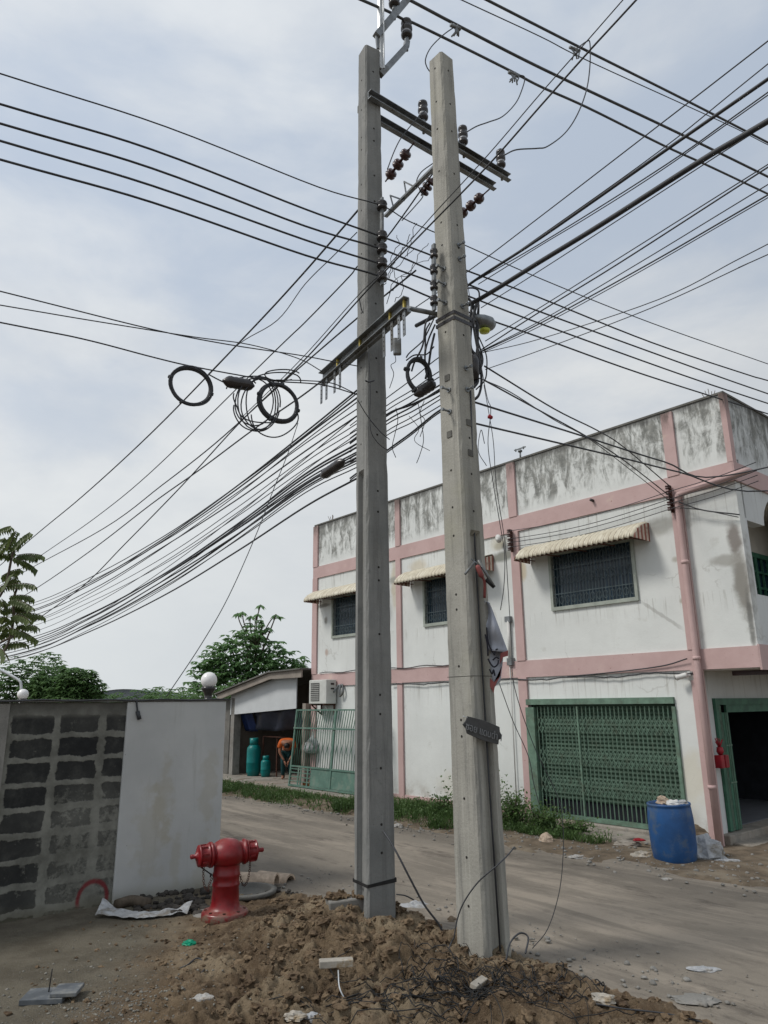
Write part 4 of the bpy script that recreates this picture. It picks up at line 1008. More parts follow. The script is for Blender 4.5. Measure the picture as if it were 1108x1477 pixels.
m = MB(); m.add([(-hw2, -hw2, 2.50), (hw2, -hw2, 2.50), (hw2, hw2, 2.50), (-hw2, hw2, 2.50), (-hw2, -hw2, 2.505), (hw2, -hw2, 2.505), (hw2, hw2, 2.505), (-hw2, hw2, 2.505)], [(0, 1, 5, 4), (3, 0, 4, 7)]); m.build('mould_seam', M['hole'], POLE2)
# street lamp on a thin arm
lp = plane(PR+A*.25, A)
q0, q1, q2 = onp(591, 445, lp), onp(640, 455, lp), onp(688, 462, lp)
SL = empty('street_lamp', q1, 0, 'grey street lamp head with yellow lens behind the right pole', 'street lamp')
def rel(m, e): m.v = [v-e.location for v in m.v]; return m
m = MB(); m.tube([q0, q1, q2], .028, 8); rel(m, SL).build('arm', M['steel'], SL)
ax = (onp(709, 466, lp)-q2); ax.z = -.01
m = MB(); m.lathe([(.03, -.06), (.07, 0), (.10, .08), (.115, .18), (.08, .26), (.02, .29)], 14, q2, ax); m.v = [Vector((v.x, v.y, q2.z+(v.z-q2.z)*.8+.02)) for v in m.v]; rel(m, SL).build('lamp_head', M['steel'], SL)
m = MB(); m.lathe([(.02, 0), (.07, .03), (.06, .06), (.02, .07)], 12, q2+ax.normalized()*.13+Vector((0, 0, -.05)), (0, 0, -1)); rel(m, SL).build('lens', M['lampy'], SL)
# ------------------------------------------------------------------ cables
def cable(name, uvs, pl, wpx, label, group=None, mat='cable', cat='cable', ext=(0, 0), sub=6, wig=0, n=6):
    pts = [onp(u, v, pl) for u, v in uvs]
    if ext[0]: pts.insert(0, pts[0]+(pts[0]-pts[1]).normalized()*ext[0])
    if ext[1]: pts.append(pts[-1]+(pts[-1]-pts[-2]).normalized()*ext[1])
    mid = pts[len(pts)//2]; r = wpx*.385*(mid-CAM).dot(FW)/FPX
    path = smooth_path(pts, sub)
    if wig: path = [p+Vector((random.uniform(-1, 1), random.uniform(-1, 1), random.uniform(-1, 1)))*wig for p in path]
    m = MB(); m.tube(path, r, n); o = m.build(name, M[mat]); return tag(o, label, cat, group)
hvp = lambda d: plane(PL-hv*d, hv)
GH = 'high voltage lines crossing the top'
cable('power_line', [(522, 0), (561, 17), (584, 29), (596, 33), (662, 65), (737, 102.5), (780, 125), (848, 155.4), (957.6, 210), (1016.8, 236.8), (1108, 279.8)], hvp(.1), 5, 'lowest of the thick power lines crossing above both poles', GH, 'wire', 'power line', (3, 3))
cable('power_line', [(591, 0), (659, 36), (780, 98), (948.7, 177.6), (1034.6, 219), (1108, 255)], hvp(.12), 5, 'middle thick power line of the three crossing at the top', GH, 'wire', 'power line', (3, 3))
cable('power_line', [(702.6, 0), (780, 39.5), (851, 75.5), (993, 146.5), (1108, 205.7)], hvp(.2), 5, 'uppermost thick power line running to the top right', GH, 'wire', 'power line', (3, 3))
cable('power_line', [(666, 0), (780, 53), (851, 89), (1046, 178), (1108, 209)], hvp(.6), 2, 'thin pale line just under the uppermost thick power line', None, 'cableg', 'power line', (3, 3))
GL = 'low voltage lines crossing the spool racks'
TL = [[(0, 106), (240, 183), (460, 270), (549, 296), (590, 319), (667, 352), (780, 402), (940, 466), (1108, 525)],
      [(0, 150), (220, 216), (440, 301.5), (547, 340), (624, 369), (670, 389), (780, 430), (940, 494), (1077, 540), (1108, 549)],
      [(0, 178), (220, 243), (440, 326), (547, 358), (624, 390.5), (672, 409), (780, 450), (1028, 540), (1108, 568)],
      [(0, 203), (220, 268), (440, 346), (547, 380), (624, 407), (660, 421), (780, 467), (982, 540), (1108, 582)],
      [(0, 230), (220, 292), (440, 368), (547, 398), (624, 430), (701, 459.5), (780, 487), (928, 540), (1108, 597)]]
for i, (L_, lb, wd) in enumerate(zip(TL, ['thin top line of the five parallel lines crossing from the left edge', 'second from top of the five parallel lines from the left edge', 'third from top of the five parallel lines from the left edge', 'fourth from top of the five parallel lines from the left edge', 'lowest of the five parallel lines crossing from the left edge'], [2.2, 3.2, 3.4, 3.4, 3.4])):
    cable('power_line', L_, PT, wd, lb, GL, 'cable', 'power line', (3, 3))
GT = 'telecom cables coming in from the left'
cable('telecom_cable', [(0, 420), (220, 475), (330, 497), (430, 512), (478, 521), (516, 528)], PT, 2.2, 'upper telecom cable running in from the left edge to the bracket', GT, ext=(3, 0))
cable('telecom_cable', [(0, 440), (130, 462), (280, 486), (360, 497), (430, 517), (465, 536)], PT, 2, 'middle telecom cable running in from the left edge', GT, ext=(3, 0))
cable('telecom_cable', [(0, 465), (120, 489), (220, 515), (275, 528), (350, 542), (400, 550), (465, 555), (515, 569)], PT, 2.6, 'lowest telecom cable from the left carrying the wound coils', GT, ext=(3, 0))
cable('telecom_cable', [(398, 548), (440, 549), (480, 553), (515, 569)], plane(PL-T_n*.3, T_n), 2, 'short slack cable between the coils and the left pole', None)
# lines in the road direction
pf = plane(PL-B*.42+A*0, rotz(B, 4)); 
GR = 'steep cables passing in front of the poles'
cable('telecom_cable', [(898.5, 0), (849.6, 56), (780, 134.7), (702.6, 225), (624.6, 310), (556.6, 387), (515, 428), (432.6, 520), (351, 600)], plane(PR-B*.5, rotz(B, 2)), 2, 'thin steep cable passing in front of both poles from the top', GR, ext=(3, 0))
cable('telecom_cable', [(917.7, 0), (851, 72.5), (780, 152.5), (705.5, 237), (626, 319), (556.6, 390), (515, 435), (436.6, 522), (347, 608.5), (263, 700), (180, 785), (120, 845), (47.6, 898)], plane(PR-B*.5, rotz(B, 2)), 3, 'thicker steep cable passing in front of both poles from the top', GR, ext=(3, 4))
pk = plane(PL+B*.35, rotz(B, -3)); pkr = plane(PR+B*.3, rotz(B, -3))
GS = 'steep lines falling to the lower left'
for pts, lb, wd in [([(516.7, 303), (432.6, 400), (350, 489), (220, 623), (120, 715), (47.6, 775), (-40, 850)], 'topmost steep line falling left from the left pole', 2.6),
                    ([(515, 335), (480, 370), (440, 410), (400, 462), (345, 496), (300, 540)], 'short twisted line merging into the topmost steep line', 1.8),
                    ([(628, 245), (556, 345), (515, 385), (503, 400), (440, 465), (393, 510), (220, 679), (140, 745), (75.5, 790), (34, 818), (-40, 868)], 'second steep line falling left from the left pole', 2.4),
                    ([(600, 390), (516.5, 458), (436, 527), (396, 562.5), (310, 640), (233.5, 700), (150, 762), (40, 822), (-40, 868)], 'third steep line falling left past the coils', 2.4),
                    ([(465, 549), (430, 575), (365, 620), (286, 679), (218.5, 727), (130, 795), (43.7, 854), (-30, 895)], 'steep line from the bracket end falling to the left', 2.2)]:
    cable('telecom_cable', pts, pk, wd, lb, GS)
# big sagging bundle behind the poles, lower left
random.seed(21)
BND = [(563, 624, 882, 2.6), (567, 628, 872, 2), (574, 630, 884, 2.6), (580, 636, 898, 1.6), (590, 640, 876, 1.6), (600, 651, 890, 2.2), (611, 660, 900, 1.4), (620, 667, 914, 1.4), (631, 676, 905, 1.4), (640, 684, 925, 2.8), (645, 688, 931, 2.8), (652, 693, 928, 2.2), (660, 699, 940, 3.2), (664, 703, 935, 2.6), (668, 706, 946, 1.6), (674, 711, 939, 1.6), (690, 731, 945, 2.8), (626, 679, 942, 1.4), (655, 697, 921, 2.4), (600, 662, 935, 1.4)]
for y0, y1, y2, wd in BND:
    pl_ = plane(PL+B*(.3+random.uniform(-.1, .12)), rotz(B, -3+random.uniform(-.4, .4))); wd *= .72
    sag = random.uniform(-3, 4)
    a_ = y1+(y2-y1)*.28; 
    cable('telecom_cable', [(515, y0), (440, y1), (340, y1+(y2-y1)*.31-2+sag*.4), (234, y1+(y2-y1)*.60-2+sag), (130, y1+(y2-y1)*.84), (40, y2), (-60, y2+22)], pl_, wd,
          'one of many dark telecom cables sagging together toward the lower left', 'telecom cables sagging to the lower left', ext=(0, 4))
for y0, y1, wd in [(560, 600, 3), (566, 607, 3), (575, 612, 2.4), (581, 622, 2), (540, 585, 2), (548, 592, 2), (597, 650, 3.4), (600, 653, 2.4), (520, 574, 2), (590, 628, 2), (568, 598, 4)]:
    cable('telecom_cable', [(650, y0-14), (627, y0), (593, (y0+y1)/2+1), (558, y1), (505, y1+40)], plane(PL+B*.32, rotz(B, -3)), wd, 'one of the dark cables strung between the two poles', 'cables strung between the poles')
# right hand side
GQ = 'cables rising to the right edge'
for pts, lb, wd in [([(1108, 59), (993, 148), (780, 312), (670, 395), (560, 470)], 'highest thin cable rising from the right pole to the right edge', 2.2),
                    ([(1108, 92), (951, 218), (780, 340), (670, 416.6)], 'second thin cable rising to the right edge', 2.2),
                    ([(1108, 114), (957, 219), (780, 343), (680, 408), (640, 442)], 'upper thick cable bundle rising to the right edge', 5.5),
                    ([(1108, 133), (960, 238), (780, 351), (667, 416)], 'cable just under the upper thick bundle', 2.6),
                    ([(1108, 137), (955, 245), (850, 312), (780, 354), (690, 410)], 'cable doubled with the one under the upper thick bundle', 2),
                    ([(1108, 174.7), (1011, 232), (869, 322.7), (780, 377), (685, 435), (652, 444), (600, 470)], 'thickest cable bundle rising to the right edge', 9),
                    ([(1108, 178), (1011, 240), (795, 380), (694, 444)], 'thin cable hugging the underside of the thickest bundle', 2.2),
                    ([(1108, 237), (880.6, 380), (780, 443), (700, 492)], 'first cable below the thickest bundle on the right', 2),
                    ([(1108, 241), (892.5, 380), (780, 449), (695, 504)], 'second cable below the thickest bundle on the right', 2.8),
                    ([(1108, 266), (920.6, 380), (780, 462.6), (691, 508)], 'third cable below the thickest bundle on the right', 2),
                    ([(1108, 281), (937, 380), (780, 466), (691, 509)], 'fourth cable below the thickest bundle on the right', 2.8),
                    ([(1108, 285), (930, 388), (780, 470), (691, 511)], 'fifth cable below the thickest bundle on the right', 1.8),
                    ([(1108, 352), (1061, 376), (950, 432), (780, 488.6), (694.6, 509)], 'upper of two flat thin cables reaching the right edge', 1.8),
                    ([(1108, 367), (1079, 380), (940, 444), (780, 505), (700, 533)], 'lower of two flat thin cables reaching the right edge', 1.8)]:
    cable('telecom_cable', pts, pkr, wd, lb, GQ, ext=(3, 0))
m_ = M['rust']
# drops to the building front
GD = 'service drops from the pole to the building corner'
# these end on real points of the shophouse, so they are run as 3d sags
def drop(uv0, mids, end, wpx, label, group=None, mat='cable', ex=None):
    p0 = onp(*uv0, pkr); pts = [p0]
    for k, (u, v) in enumerate(mids):
        f = (k+1)/(len(mids)+1); d0 = (p0-CAM).dot(FW); d1 = (end-CAM).dot(FW); r_ = ray(u, v); pts.append(CAM+r_*(d0+(d1-d0)*f))
    pts.append(end)
    if ex: pts.append(end+ex)
    m = MB(); m.tube(smooth_path(pts, 6), wpx*.5*(pts[len(pts)//2]-CAM).dot(FW)/FPX, 5); o = m.build('service_cable', M[mat]); return tag(o, label, 'cable', group)
drop((699, 528), [(800, 590), (862, 621), (900, 645)], P(.0, -.15, 5.98), 2, 'service cable from the pole to the upper insulator rack', GD)
drop((698, 548), [(780, 593), (847, 630), (900, 664)], P(.02, -.15, 5.8), 2, 'service cable just below that to the same insulator rack', GD)
drop((690, 545), [(737, 566), (800, 606), (860, 640)], P(.02, -.15, 5.7), 1.4, 'thinnest service cable to the insulator rack by the drain pipe', GD)
drop((681, 579), [(780, 610), (847, 631), (958, 666)], onp(1042, 687, plane(P(-1.3, -.5), B)), 2.4, 'thicker cable running on past the building corner, upper', GD, ex=A*-3)
drop((682, 610), [(780, 633), (895, 660), (980, 681)], onp(1108, 708, plane(P(-1.3, -.6), B)), 2.4, 'thicker cable running on past the building corner, lower', GD, ex=A*-3)
GW = 'thin wires strung along the facade'
for i, (z0_, z1_) in enumerate([(5.98, 6.0), (5.8, 5.86), (5.72, 5.78), (5.62, 5.68)]):
    m = MB(); pts = [P(3.79-3.73*f, -.17, z0_-.1+(z1_-z0_)*f-.10*sin(pi*f)) for f in [k/12 for k in range(13)]]
    pts += [P(.06-1.6*f, -.2-.05*f, z1_-.1+.12*f-.03*sin(pi*f)) for f in [k/6 for k in range(1, 7)]]
    m.tube(pts, .0075, 5); tag(m.build('facade_wire', M['cable']), ['topmost', 'second', 'third', 'lowest'][i]+' of four thin wires strung between the wall racks', 'wire', GW)
m = MB(); pts = [P(.0, -.15, 5.6), P(-.5, -.14, 5.45), P(-1.06, -.05, 5.22)]; m.tube(smooth_path(pts), .008, 5); tag(m.build('facade_wire', M['cable']), 'short thin wire from the rack to the upper storey corner', 'wire')
m = MB(); m.tube(smooth_path([P(.0, -.15, 5.75), P(-.5, -.17, 5.45), P(-1.0, -.12, 5.28), P(-1.08, -.05, 5.26)]), .012, 5); tag(m.build('facade_wire', M['cable']), 'thicker looped wire reaching the upper storey corner', 'wire')
# jumpers and clamps by the arms
def free(name, uvs, pl, wpx, label, cat='wire', mat='cable', group=None, n=6, sub=6):
    return cable(name, uvs, pl, wpx, label, group, mat, cat, sub=sub, n=n)
PJ = plane(PL-hv*.3, hv)
free('jumper_wire', [(657, 38), (640, 50), (622, 68), (614, 85), (616, 97), (624, 108)], PJ, 2.2, 'curved jumper wire dropping to the top of the right pole')
free('jumper_wire', [(674, 190), (688, 182), (705, 176), (725, 168), (743, 150), (752, 132), (757, 112), (748, 108), (740, 104)], PJ, 2.2, 'curved jumper wire from the middle insulator up to a line clamp')
free('jumper_wire', [(727, 224), (745, 216), (775, 214), (790, 211), (815, 192), (833, 165), (846, 130), (851, 95), (851, 62), (846, 60), (832, 70)], PJ, 2.4, 'longest curved jumper wire rising from the outermost insulator')
free('jumper_wire', [(613, 160), (604, 168), (592, 182), (578, 200), (568, 220), (559, 244)], PJ, 2.2, 'jumper wire hanging from the first insulator beside the left pole')
free('jumper_wire', [(624, 236), (608, 248), (601, 262), (606, 274), (610, 283), (600, 296), (580, 318)], pb, 2.2, 'short looped jumper behind the right pole')
m = MB()
def clampat(u, v, lab):
    m = MB(); random.seed(int(u))
    for k in range(6):
        a_ = onp(u+random.uniform(-6, 6), v+random.uniform(-4, 2), PJ); b_ = onp(u+random.uniform(-6, 6), v+random.uniform(8, 17), PJ); c_ = (a_+b_)/2+Vector((.03, 0, .0))
        m.tube([a_, c_, b_], .012, 5)
    m.tube([onp(u-7, v-2, PJ), onp(u+7, v+4, PJ)], .03, 6)
    tag(m.build('line_clamp', M['steel']), lab, 'clamp', 'wire clamps on the power lines')
clampat(657, 38, 'wire clamp on the line nearest the pole top'); clampat(741, 106, 'wire clamp on the lowest line at middle'); clampat(829, 70, 'wire clamp farthest right on the upper line')
# ------------------------------------------------------------------ coils, closures
def coil(name, u, v, rpx, ratio, turns, wpx, pl, label, rot=0, thick=6, mat='cable'):
    c = onp(u, v, pl); dd = (c-CAM).dot(FW); R_ = rpx*dd/FPX; n = pl[0]; x = n.cross(Vector((0, 0, 1))).normalized(); z = Vector((0, 0, 1))
    e = empty(name, c, 0, label, 'cable coil', 'wound cable coils')
    for kk in range(turns):
        m = MB(); pts = []; r_ = R_*(1-.13*random.random()); ph = random.random()*6; off = n*random.uniform(-1, 1)*thick*.4*dd/FPX
        for q in range(33):
            a_ = 2*pi*q/32; rr = r_*(1+.015*sin(3*a_+ph))+random.uniform(-.3, .3)*dd/FPX*0
            px, pz = rr*ratio*cos(a_), rr*sin(a_); pts.append(x*px+z*pz+off)
        m.tube(pts, wpx*.5*dd/FPX, 5, cap=False); m.build('loop', M[mat], e)
    for q in (1.4, 2.9, 4.3, 6.1):
        m = MB(); p = x*R_*.97*ratio*cos(q)+z*R_*.97*sin(q); t_ = (x*-sin(q)*ratio+z*cos(q)).normalized(); m.lathe([(.0, -.012), (thick*.62*dd/FPX, -.012), (thick*.62*dd/FPX, .012), (0, .012)], 8, p, t_); m.build('tie', M['cableg'], e)
    return e
random.seed(9)
PC = plane(PL-T_n*.3, T_n)
coil('cable_coil', 275.5, 557, 30, 1.06, 15, 2.6, PC, 'leftmost hanging coil, tightly bound black cable', thick=6)
coil('cable_coil', 402, 581, 30.5, 1.04, 15, 2.6, PC, 'tightly bound black coil close to the bracket, right of the loose loops', thick=6)
def loose(name, loops, pl, wpx, label, cat='cable coil', mat='cable'):
    e = empty(name, onp(loops[0][0], loops[0][1], pl), 0, label, cat)
    for (u, v, ru, rv, a0_, a1_) in loops:
        pts = [onp(u+ru*(1+.04*sin(q*.45+u))*cos(a0_+(a1_-a0_)*q/28), v+rv*(1+.04*sin(q*.3+v))*sin(a0_+(a1_-a0_)*q/28), pl) for q in range(29)]
        off = random.uniform(-.05, .05); pts = [p-pl[0]*off-e.location for p in pts]
        m = MB(); m.tube(pts, wpx*.5*9.3/FPX, 5); m.build('loop', M[mat], e)
    return e
loose('loose_cable_loops', [(370, 583, 30, 38, 0, 6.6), (374, 585, 28, 36, .3, 6.4), (368, 580, 28, 34, 0, 6.3), (372, 590, 32, 30, 0, 3.4), (376, 582, 22, 38, 0, 6.28), (395, 600, 34, 30, -.4, 3.2), (402, 548, 34, 12, 2.8, 6.6), (408, 540, 26, 8, 1, 6.0), (385, 575, 46, 35, 1.2, 3.4), (366, 560, 36, 20, 3.2, 6.0)], PC, 1.7, 'tangle of loose thin loops hanging between the two bound coils')
def closure(u0, v0, u1, v1, rpx, pl, label):
    p, q = onp(u0, v0, pl), onp(u1, v1, pl); dd = (p-CAM).dot(FW); r = rpx*dd/FPX; L_ = (q-p).length; pr = [(.2, 0), (.5, .06), (.8, .12)]+[(1.0+.08*(k % 2), .18+k*.08) for k in range(9)]+[(.8, .9), (.4, .96), (.2, 1)]
    m = MB(); m.lathe([(r*a_, L_*b_) for a_, b_ in pr], 14, Vector((0, 0, 0)), q-p); o = m.build('splice_closure', M['dark'], loc=p); tag(o, label, 'splice closure', 'black splice closures on the cables')
closure(321, 549, 367, 557, 8.5, PC, 'black ribbed splice closure hanging between the two coils')
closure(463, 688, 497, 664, 7, plane(PL+B*.1, rotz(B, -3)), 'black splice closure on the cable bundle left of the left pole')
free('cable_tail', [(301, 540), (312, 546), (322, 551)], PC, 2.6, 'short cable joining the left coil to the splice closure')
# coil behind between the poles
PK = plane(PR+A*.5-B*.1, rotz(A, -20))
coil('cable_coil', 604, 541, 27, .72, 16, 3.4, PK, 'oval cable coil hanging between the two poles', thick=8)
closure(598, 570, 628, 552, 8, PK, 'dark taped cable joint under the coil between the poles')
PKR = plane(PR+A*.28+B*.2, rotz(A, -10))
random.seed(14)
e = empty('slack_cable_bundle', onp(690, 500, PKR), 0, 'hanging bunch of slack black cables on the right side of the right pole', 'cable bundle')
for pts, wd in [([(672, 432), (682, 440), (676, 480), (684, 520), (688, 548), (682, 560)], 4), ([(684, 438), (690, 470), (688, 510), (696, 545), (690, 570), (682, 578)], 4), ([(686, 436), (678, 470), (682, 500), (690, 520), (684, 548)], 5),
                ([(668, 425), (676, 415), (688, 422), (690, 445), (688, 480), (694, 520), (690, 540)], 2.5), ([(688, 488), (700, 512), (699, 535), (697, 550), (690, 560)], 2), ([(690, 440), (693, 480), (686, 515), (680, 540)], 3), ([(682, 445), (690, 500), (692, 525), (684, 556)], 4)]:
    m = MB(); m.tube(smooth_path([onp(u, v, PKR)+PKR[0]*random.uniform(-.05, .05)-e.location for u, v in pts]), wd*.5*8.6/FPX, 6); m.build('cable', M['cable'], e)
m = MB(); p, q = onp(683, 512, PKR), onp(683, 546, PKR); m.lathe([(.01, 0), (.06, .02), (.07, .1), (.065, (q-p).length), (.02, (q-p).length+.03)], 12, p-e.location, q-p); m.build('splice_box', M['dark'], e)
e = empty('slack_cable_bundle', onp(610, 500, PK), 0, 'slack black cables dropping on the left side of the right pole', 'cable bundle')
for pts, wd in [([(622, 452), (612, 470), (608, 500), (600, 520), (594, 535)], 2.6), ([(626, 470), (618, 490), (612, 512), (616, 535), (622, 552)], 2.6), ([(624, 462), (616, 482), (606, 496), (590, 510), (584, 518)], 2), ([(628, 480), (620, 505), (618, 530), (612, 548)], 3.5), ([(626, 500), (616, 510), (598, 512), (586, 520)], 2), ([(620, 466), (614, 478), (614, 500), (611, 520), (617, 532)], 2.4)]:
    m = MB(); m.tube(smooth_path([onp(u, v, PK)+PK[0]*random.uniform(-.05, .05)-e.location for u, v in pts]), wd*.5*8.6/FPX, 6); m.build('cable', M['cable'], e)
# scrappy thin wires between the poles and under
random.seed(31)
for pts, lb in [([(555, 412), (560, 395), (566, 370), (575, 352), (572, 340)], 'a'), ([(560, 424), (572, 410), (570, 392), (584, 372), (600, 358)], 'b'), ([(570, 435), (582, 420), (580, 398), (596, 388), (604, 366), (620, 352)], 'c'), ([(558, 440), (570, 405), (590, 396), (598, 380), (622, 372)], 'd'), ([(589, 370), (593, 345), (600, 325), (597, 322)], 'e'), ([(562, 402), (568, 378), (578, 366), (586, 352), (590, 338)], 'f')]:
    cable('loose_wire', pts, plane(PL+B*.25, rotz(A, -8)), 1.4, 'one of the thin crooked wires dangling between the poles near the top', 'crooked wires dangling between the poles', cat='wire', wig=.02, sub=4, n=4)
for pts in [[(571, 588), (574, 605), (570, 625), (566, 645), (571, 660)], [(603, 580), (608, 610), (611, 635), (606, 655), (601, 668)], [(590, 600), (604, 618), (598, 632), (602, 640), (620, 650)], [(562, 560), (568, 540), (564, 527), (571, 520), (566, 498)], [(612, 578), (606, 596), (613, 607), (606, 630)]]:
    cable('loose_wire', pts, plane(PL+B*.3, rotz(A, -8)), 1.4, 'one of the thin loose wire ends hanging below the cables between the poles', 'loose wire ends below the cables', cat='wire', n=4)
cable('loose_wire', [(518, 430), (524, 452), (540, 465), (548, 482), (546, 505), (538, 528), (530, 548), (524, 562)], plane(PL-B*.3, rotz(A, -8)), 2.2, 'black wire looping across the face of the left pole', cat='wire')
cable('loose_wire', [(516, 577), (530, 600), (548, 622), (562, 634)], plane(PL-A*.3, A), 1.8, 'thin wire crossing the left pole diagonally downward', cat='wire')
cable('loose_wire', [(531, 500), (534, 560), (534, 615), (542, 635), (555, 647), (562, 648)], plane(PL-A*.32, A), 1.6, 'thin wire sagging down the right face of the left pole', cat='wire')
cable('loose_wire', [(540, 549), (532, 551), (527, 549)], plane(PL-A*.3, A), 3, 'short stub of wire fixed to the left pole', cat='wire')
cable('guy_wire', [(430, 610), (415, 655), (395, 705), (370, 770), (330, 860), (290, 930), (240, 1005)], plane(PL+A*2+B*.3, rotz(A, -14)), 1.6, 'single thin wire dropping from the bundle to behind the wall', None, 'cableg', 'wire')
PW = plane(PR-A*.35, rotz(A, -20))
for pts, lb in [([(672, 395), (700, 560), (708, 590), (704, 640), (712, 700), (722, 760), (728, 800), (727, 845), (722, 880)], 'thin hanging wire ending above the pink band, right of the pole'),
                ([(698, 555), (706, 600), (712, 640), (716, 700), (728, 780), (733, 850), (738, 930), (742, 990), (770, 1075), (805, 1150), (812, 1190), (812, 1240), (806, 1290), (790, 1340), (768, 1368)], 'longest hanging wire reaching from the cables to the ground'),
                ([(720, 985), (740, 1040), (762, 1090), (770, 1130), (778, 1160)], 'thin wire trailing down beside the folding gate'),
                ([(699, 640), (694, 620), (690, 650), (702, 672)], 'tiny curled wire end high beside the right pole')]:
    cable('hanging_wire', pts, PW, 1.5, lb, 'thin wires hanging right of the right pole', cat='wire', n=4)
m = MB(); p = onp(706, 601, PW); m.lathe([(.0, -.02), (.025, -.01), (.02, .03), (0, .04)], 8, p, (1, 0, -.5)); tag(m.build('wire_tag', M['red']), 'small red tag caught on the hanging wires', 'tag')
# wires at the foot of the poles
YG = lambda u, v, y: aty(u, v, y)
def gwire(pts, wpx, label, group=None, mat='cable'):
    pts = [YG(*p) for p in pts]; m = MB(); m.tube(smooth_path(pts), wpx*.5*7.3/FPX, 6); return tag(m.build('ground_cable', M[mat]), label, 'cable', group)
gwire([(553, 1199, 7.95), (562, 1212, 7.85), (575, 1235, 7.75), (592, 1268, 7.7), (612, 1305, 7.7), (633, 1333, 7.7), (640, 1350, 7.7)], 3, 'thick black cable running from the left pole into the soil')
gwire([(655, 1352, 6.95), (660, 1325, 6.95), (670, 1300, 6.9), (690, 1272, 6.85), (715, 1250, 6.8), (730, 1236, 6.9), (742, 1222, 7.2)], 1.8, 'thin cable arching across the foot of the right pole')
gwire([(645, 1405, 6.6), (644, 1380, 6.8), (650, 1362, 6.95), (655, 1352, 6.95)], 1.6, 'thin cable end lying below the right pole')
gwire([(572, 1290, 8.0), (585, 1292, 8.1), (597, 1298, 8.2)], 2, 'short curved cable end beside the foot of the left pole')
gwire([(730, 1385, 6.6), (736, 1360, 6.7), (750, 1346, 6.8), (762, 1352, 6.8), (758, 1375, 6.6)], 2.2, 'looped cable end standing right of the right pole')
gwire([(255, 1398, 7.0), (270, 1392, 7.0), (285, 1382, 7.1), (297, 1392, 7.0), (290, 1405, 6.8)], 1.8, 'thin curved wire lying on the soil near the hydrant')
gwire([(488, 1400, 6.55), (490, 1425, 6.35), (500, 1445, 6.2), (515, 1470, 6.0)], 1.6, 'pale thin wire lying on the soil at the bottom centre', None, 'steelw')
gwire([(860, 1448, 5.95), (900, 1455, 5.95), (960, 1462, 6.0), (1020, 1476, 5.95)], 1.6, 'thin wire lying out over the road at the bottom right')
# heap of wire
random.seed(77)
e = empty('wire_heap', (.75, 6.3, .1), 0, 'tangled heap of thin black wire lying on the soil', 'wire heap')
m = MB()
for k in range(50):
    cx = random.gauss(.72, .42); cy = random.gauss(6.28, .22); R_ = random.uniform(.12, .5); a0_ = random.random()*6; sp = random.uniform(1.5, 5.5); el = random.uniform(.3, .8); rt = random.gauss(0, .5); pts = []
    ph = random.random()*6; lift = random.uniform(0, .12)
    for q in range(22):
        a_ = a0_+sp*q/21; x, y = R_*cos(a_), R_*el*sin(a_); x, y = x*cos(rt)-y*sin(rt)+cx, x*sin(rt)+y*cos(rt)+cy
        pts.append(Vector((x, y, mound_h(x, y)+.015+lift*(1+sin(a_*1.3+ph))*.5)))
    m.tube(pts, random.choice((.0028, .0036, .0048)), 4)
for k in range(12):
    x = random.uniform(-.9, .2); y = random.gauss(6.1, .08); pts = [Vector((x+q*.09, y+.03*sin(q+k), 0)) for q in range(14)]
    for p in pts: p.z = mound_h(p.x, p.y)+.02+.01*random.random()
    m.tube(pts, .004, 4)
m.v = [v-e.location for v in m.v]; m.build('strand', M['black'], e)['kind'] = 'stuff'
# ------------------------------------------------------------------ banner and soi sign on the right pole
YB = 7.22
def poly(uvs, y, name, mat, parent, thick=.004, loc=None):
    m = MB(); vs = [aty(u, v, y+(dy if len(q) else 0)) for (u, v, *q) in uvs for dy in (q or [0])]
    vs = []
    for p in uvs: vs.append(aty(p[0], p[1], y+(p[2] if len(p) > 2 else 0))-loc)
    m.prism(vs, (0, thick, 0)); return m.build(name, mat, parent)
bl = aty(705, 850, YB); BN = empty('torn_banner', bl, 0, 'torn blue grey banner hanging folded beside the right pole', 'banner')
sheet(lambda a, b: aty(699+(1-a)*(b*8)+a*(7+27*b)-4*(1-a)*b, 866+72*b+a*3, YB-.03+.05*sin(a*5+b*3)+.03*sin(b*9))-bl, 8, 18, 'upper_fold', M['banner'], BN)
sheet(lambda a, b: aty(697+9*b+a*(18+14*sin(b*pi*.8)*(1-b*.6))-6*b*a, 900+98*b*(1-.12*a)-a*3, YB+.04+.04*sin(a*6-b*5))-bl, 8, 20, 'lower_fold', M['banner'], BN)
poly([(722, 942), (733, 938), (733, 946), (726, 948), (721, 958)], YB, 'red_corner', M['bannerr'], BN, loc=bl)
poly([(707, 978), (713, 984), (722, 975), (724, 960), (721, 976), (714, 990), (712, 1000), (707, 990)], YB-.02, 'red_edge', M['bannerr'], BN, loc=bl)
m = MB()
for s_ in [[(702, 905), (704, 925), (709, 938), (714, 945)], [(704, 950), (708, 958), (713, 962), (718, 958), (719, 952)], [(711, 952), (716, 948), (720, 950)], [(706, 965), (710, 972), (712, 966), (714, 975)], [(700, 915), (703, 930), (704, 946)], [(713, 945), (715, 938), (718, 936)]]:
    m.tube(smooth_path([aty(u, v, YB-.06)-bl for u, v in s_], 4), .008, 5)
m.build('lettering', M['ink'], BN)
SK = empty('banner_stick', aty(689, 815, YB-.1), 0, 'broken banner stick with red rag tied on the right pole', 'stick'); o_ = SK.location.copy()
m = MB(); m.tube([aty(690, 808, YB-.15)-o_, aty(713, 847, YB-.1)-o_], .016, 6); m.tube([aty(671, 828, YB-.25)-o_, aty(684, 811, YB-.15)-o_], .012, 6); m.tube([aty(676, 803, YB-.1)-o_, aty(695, 818, YB-.15)-o_], .006, 5); m.build('stick', M['steel'], SK)
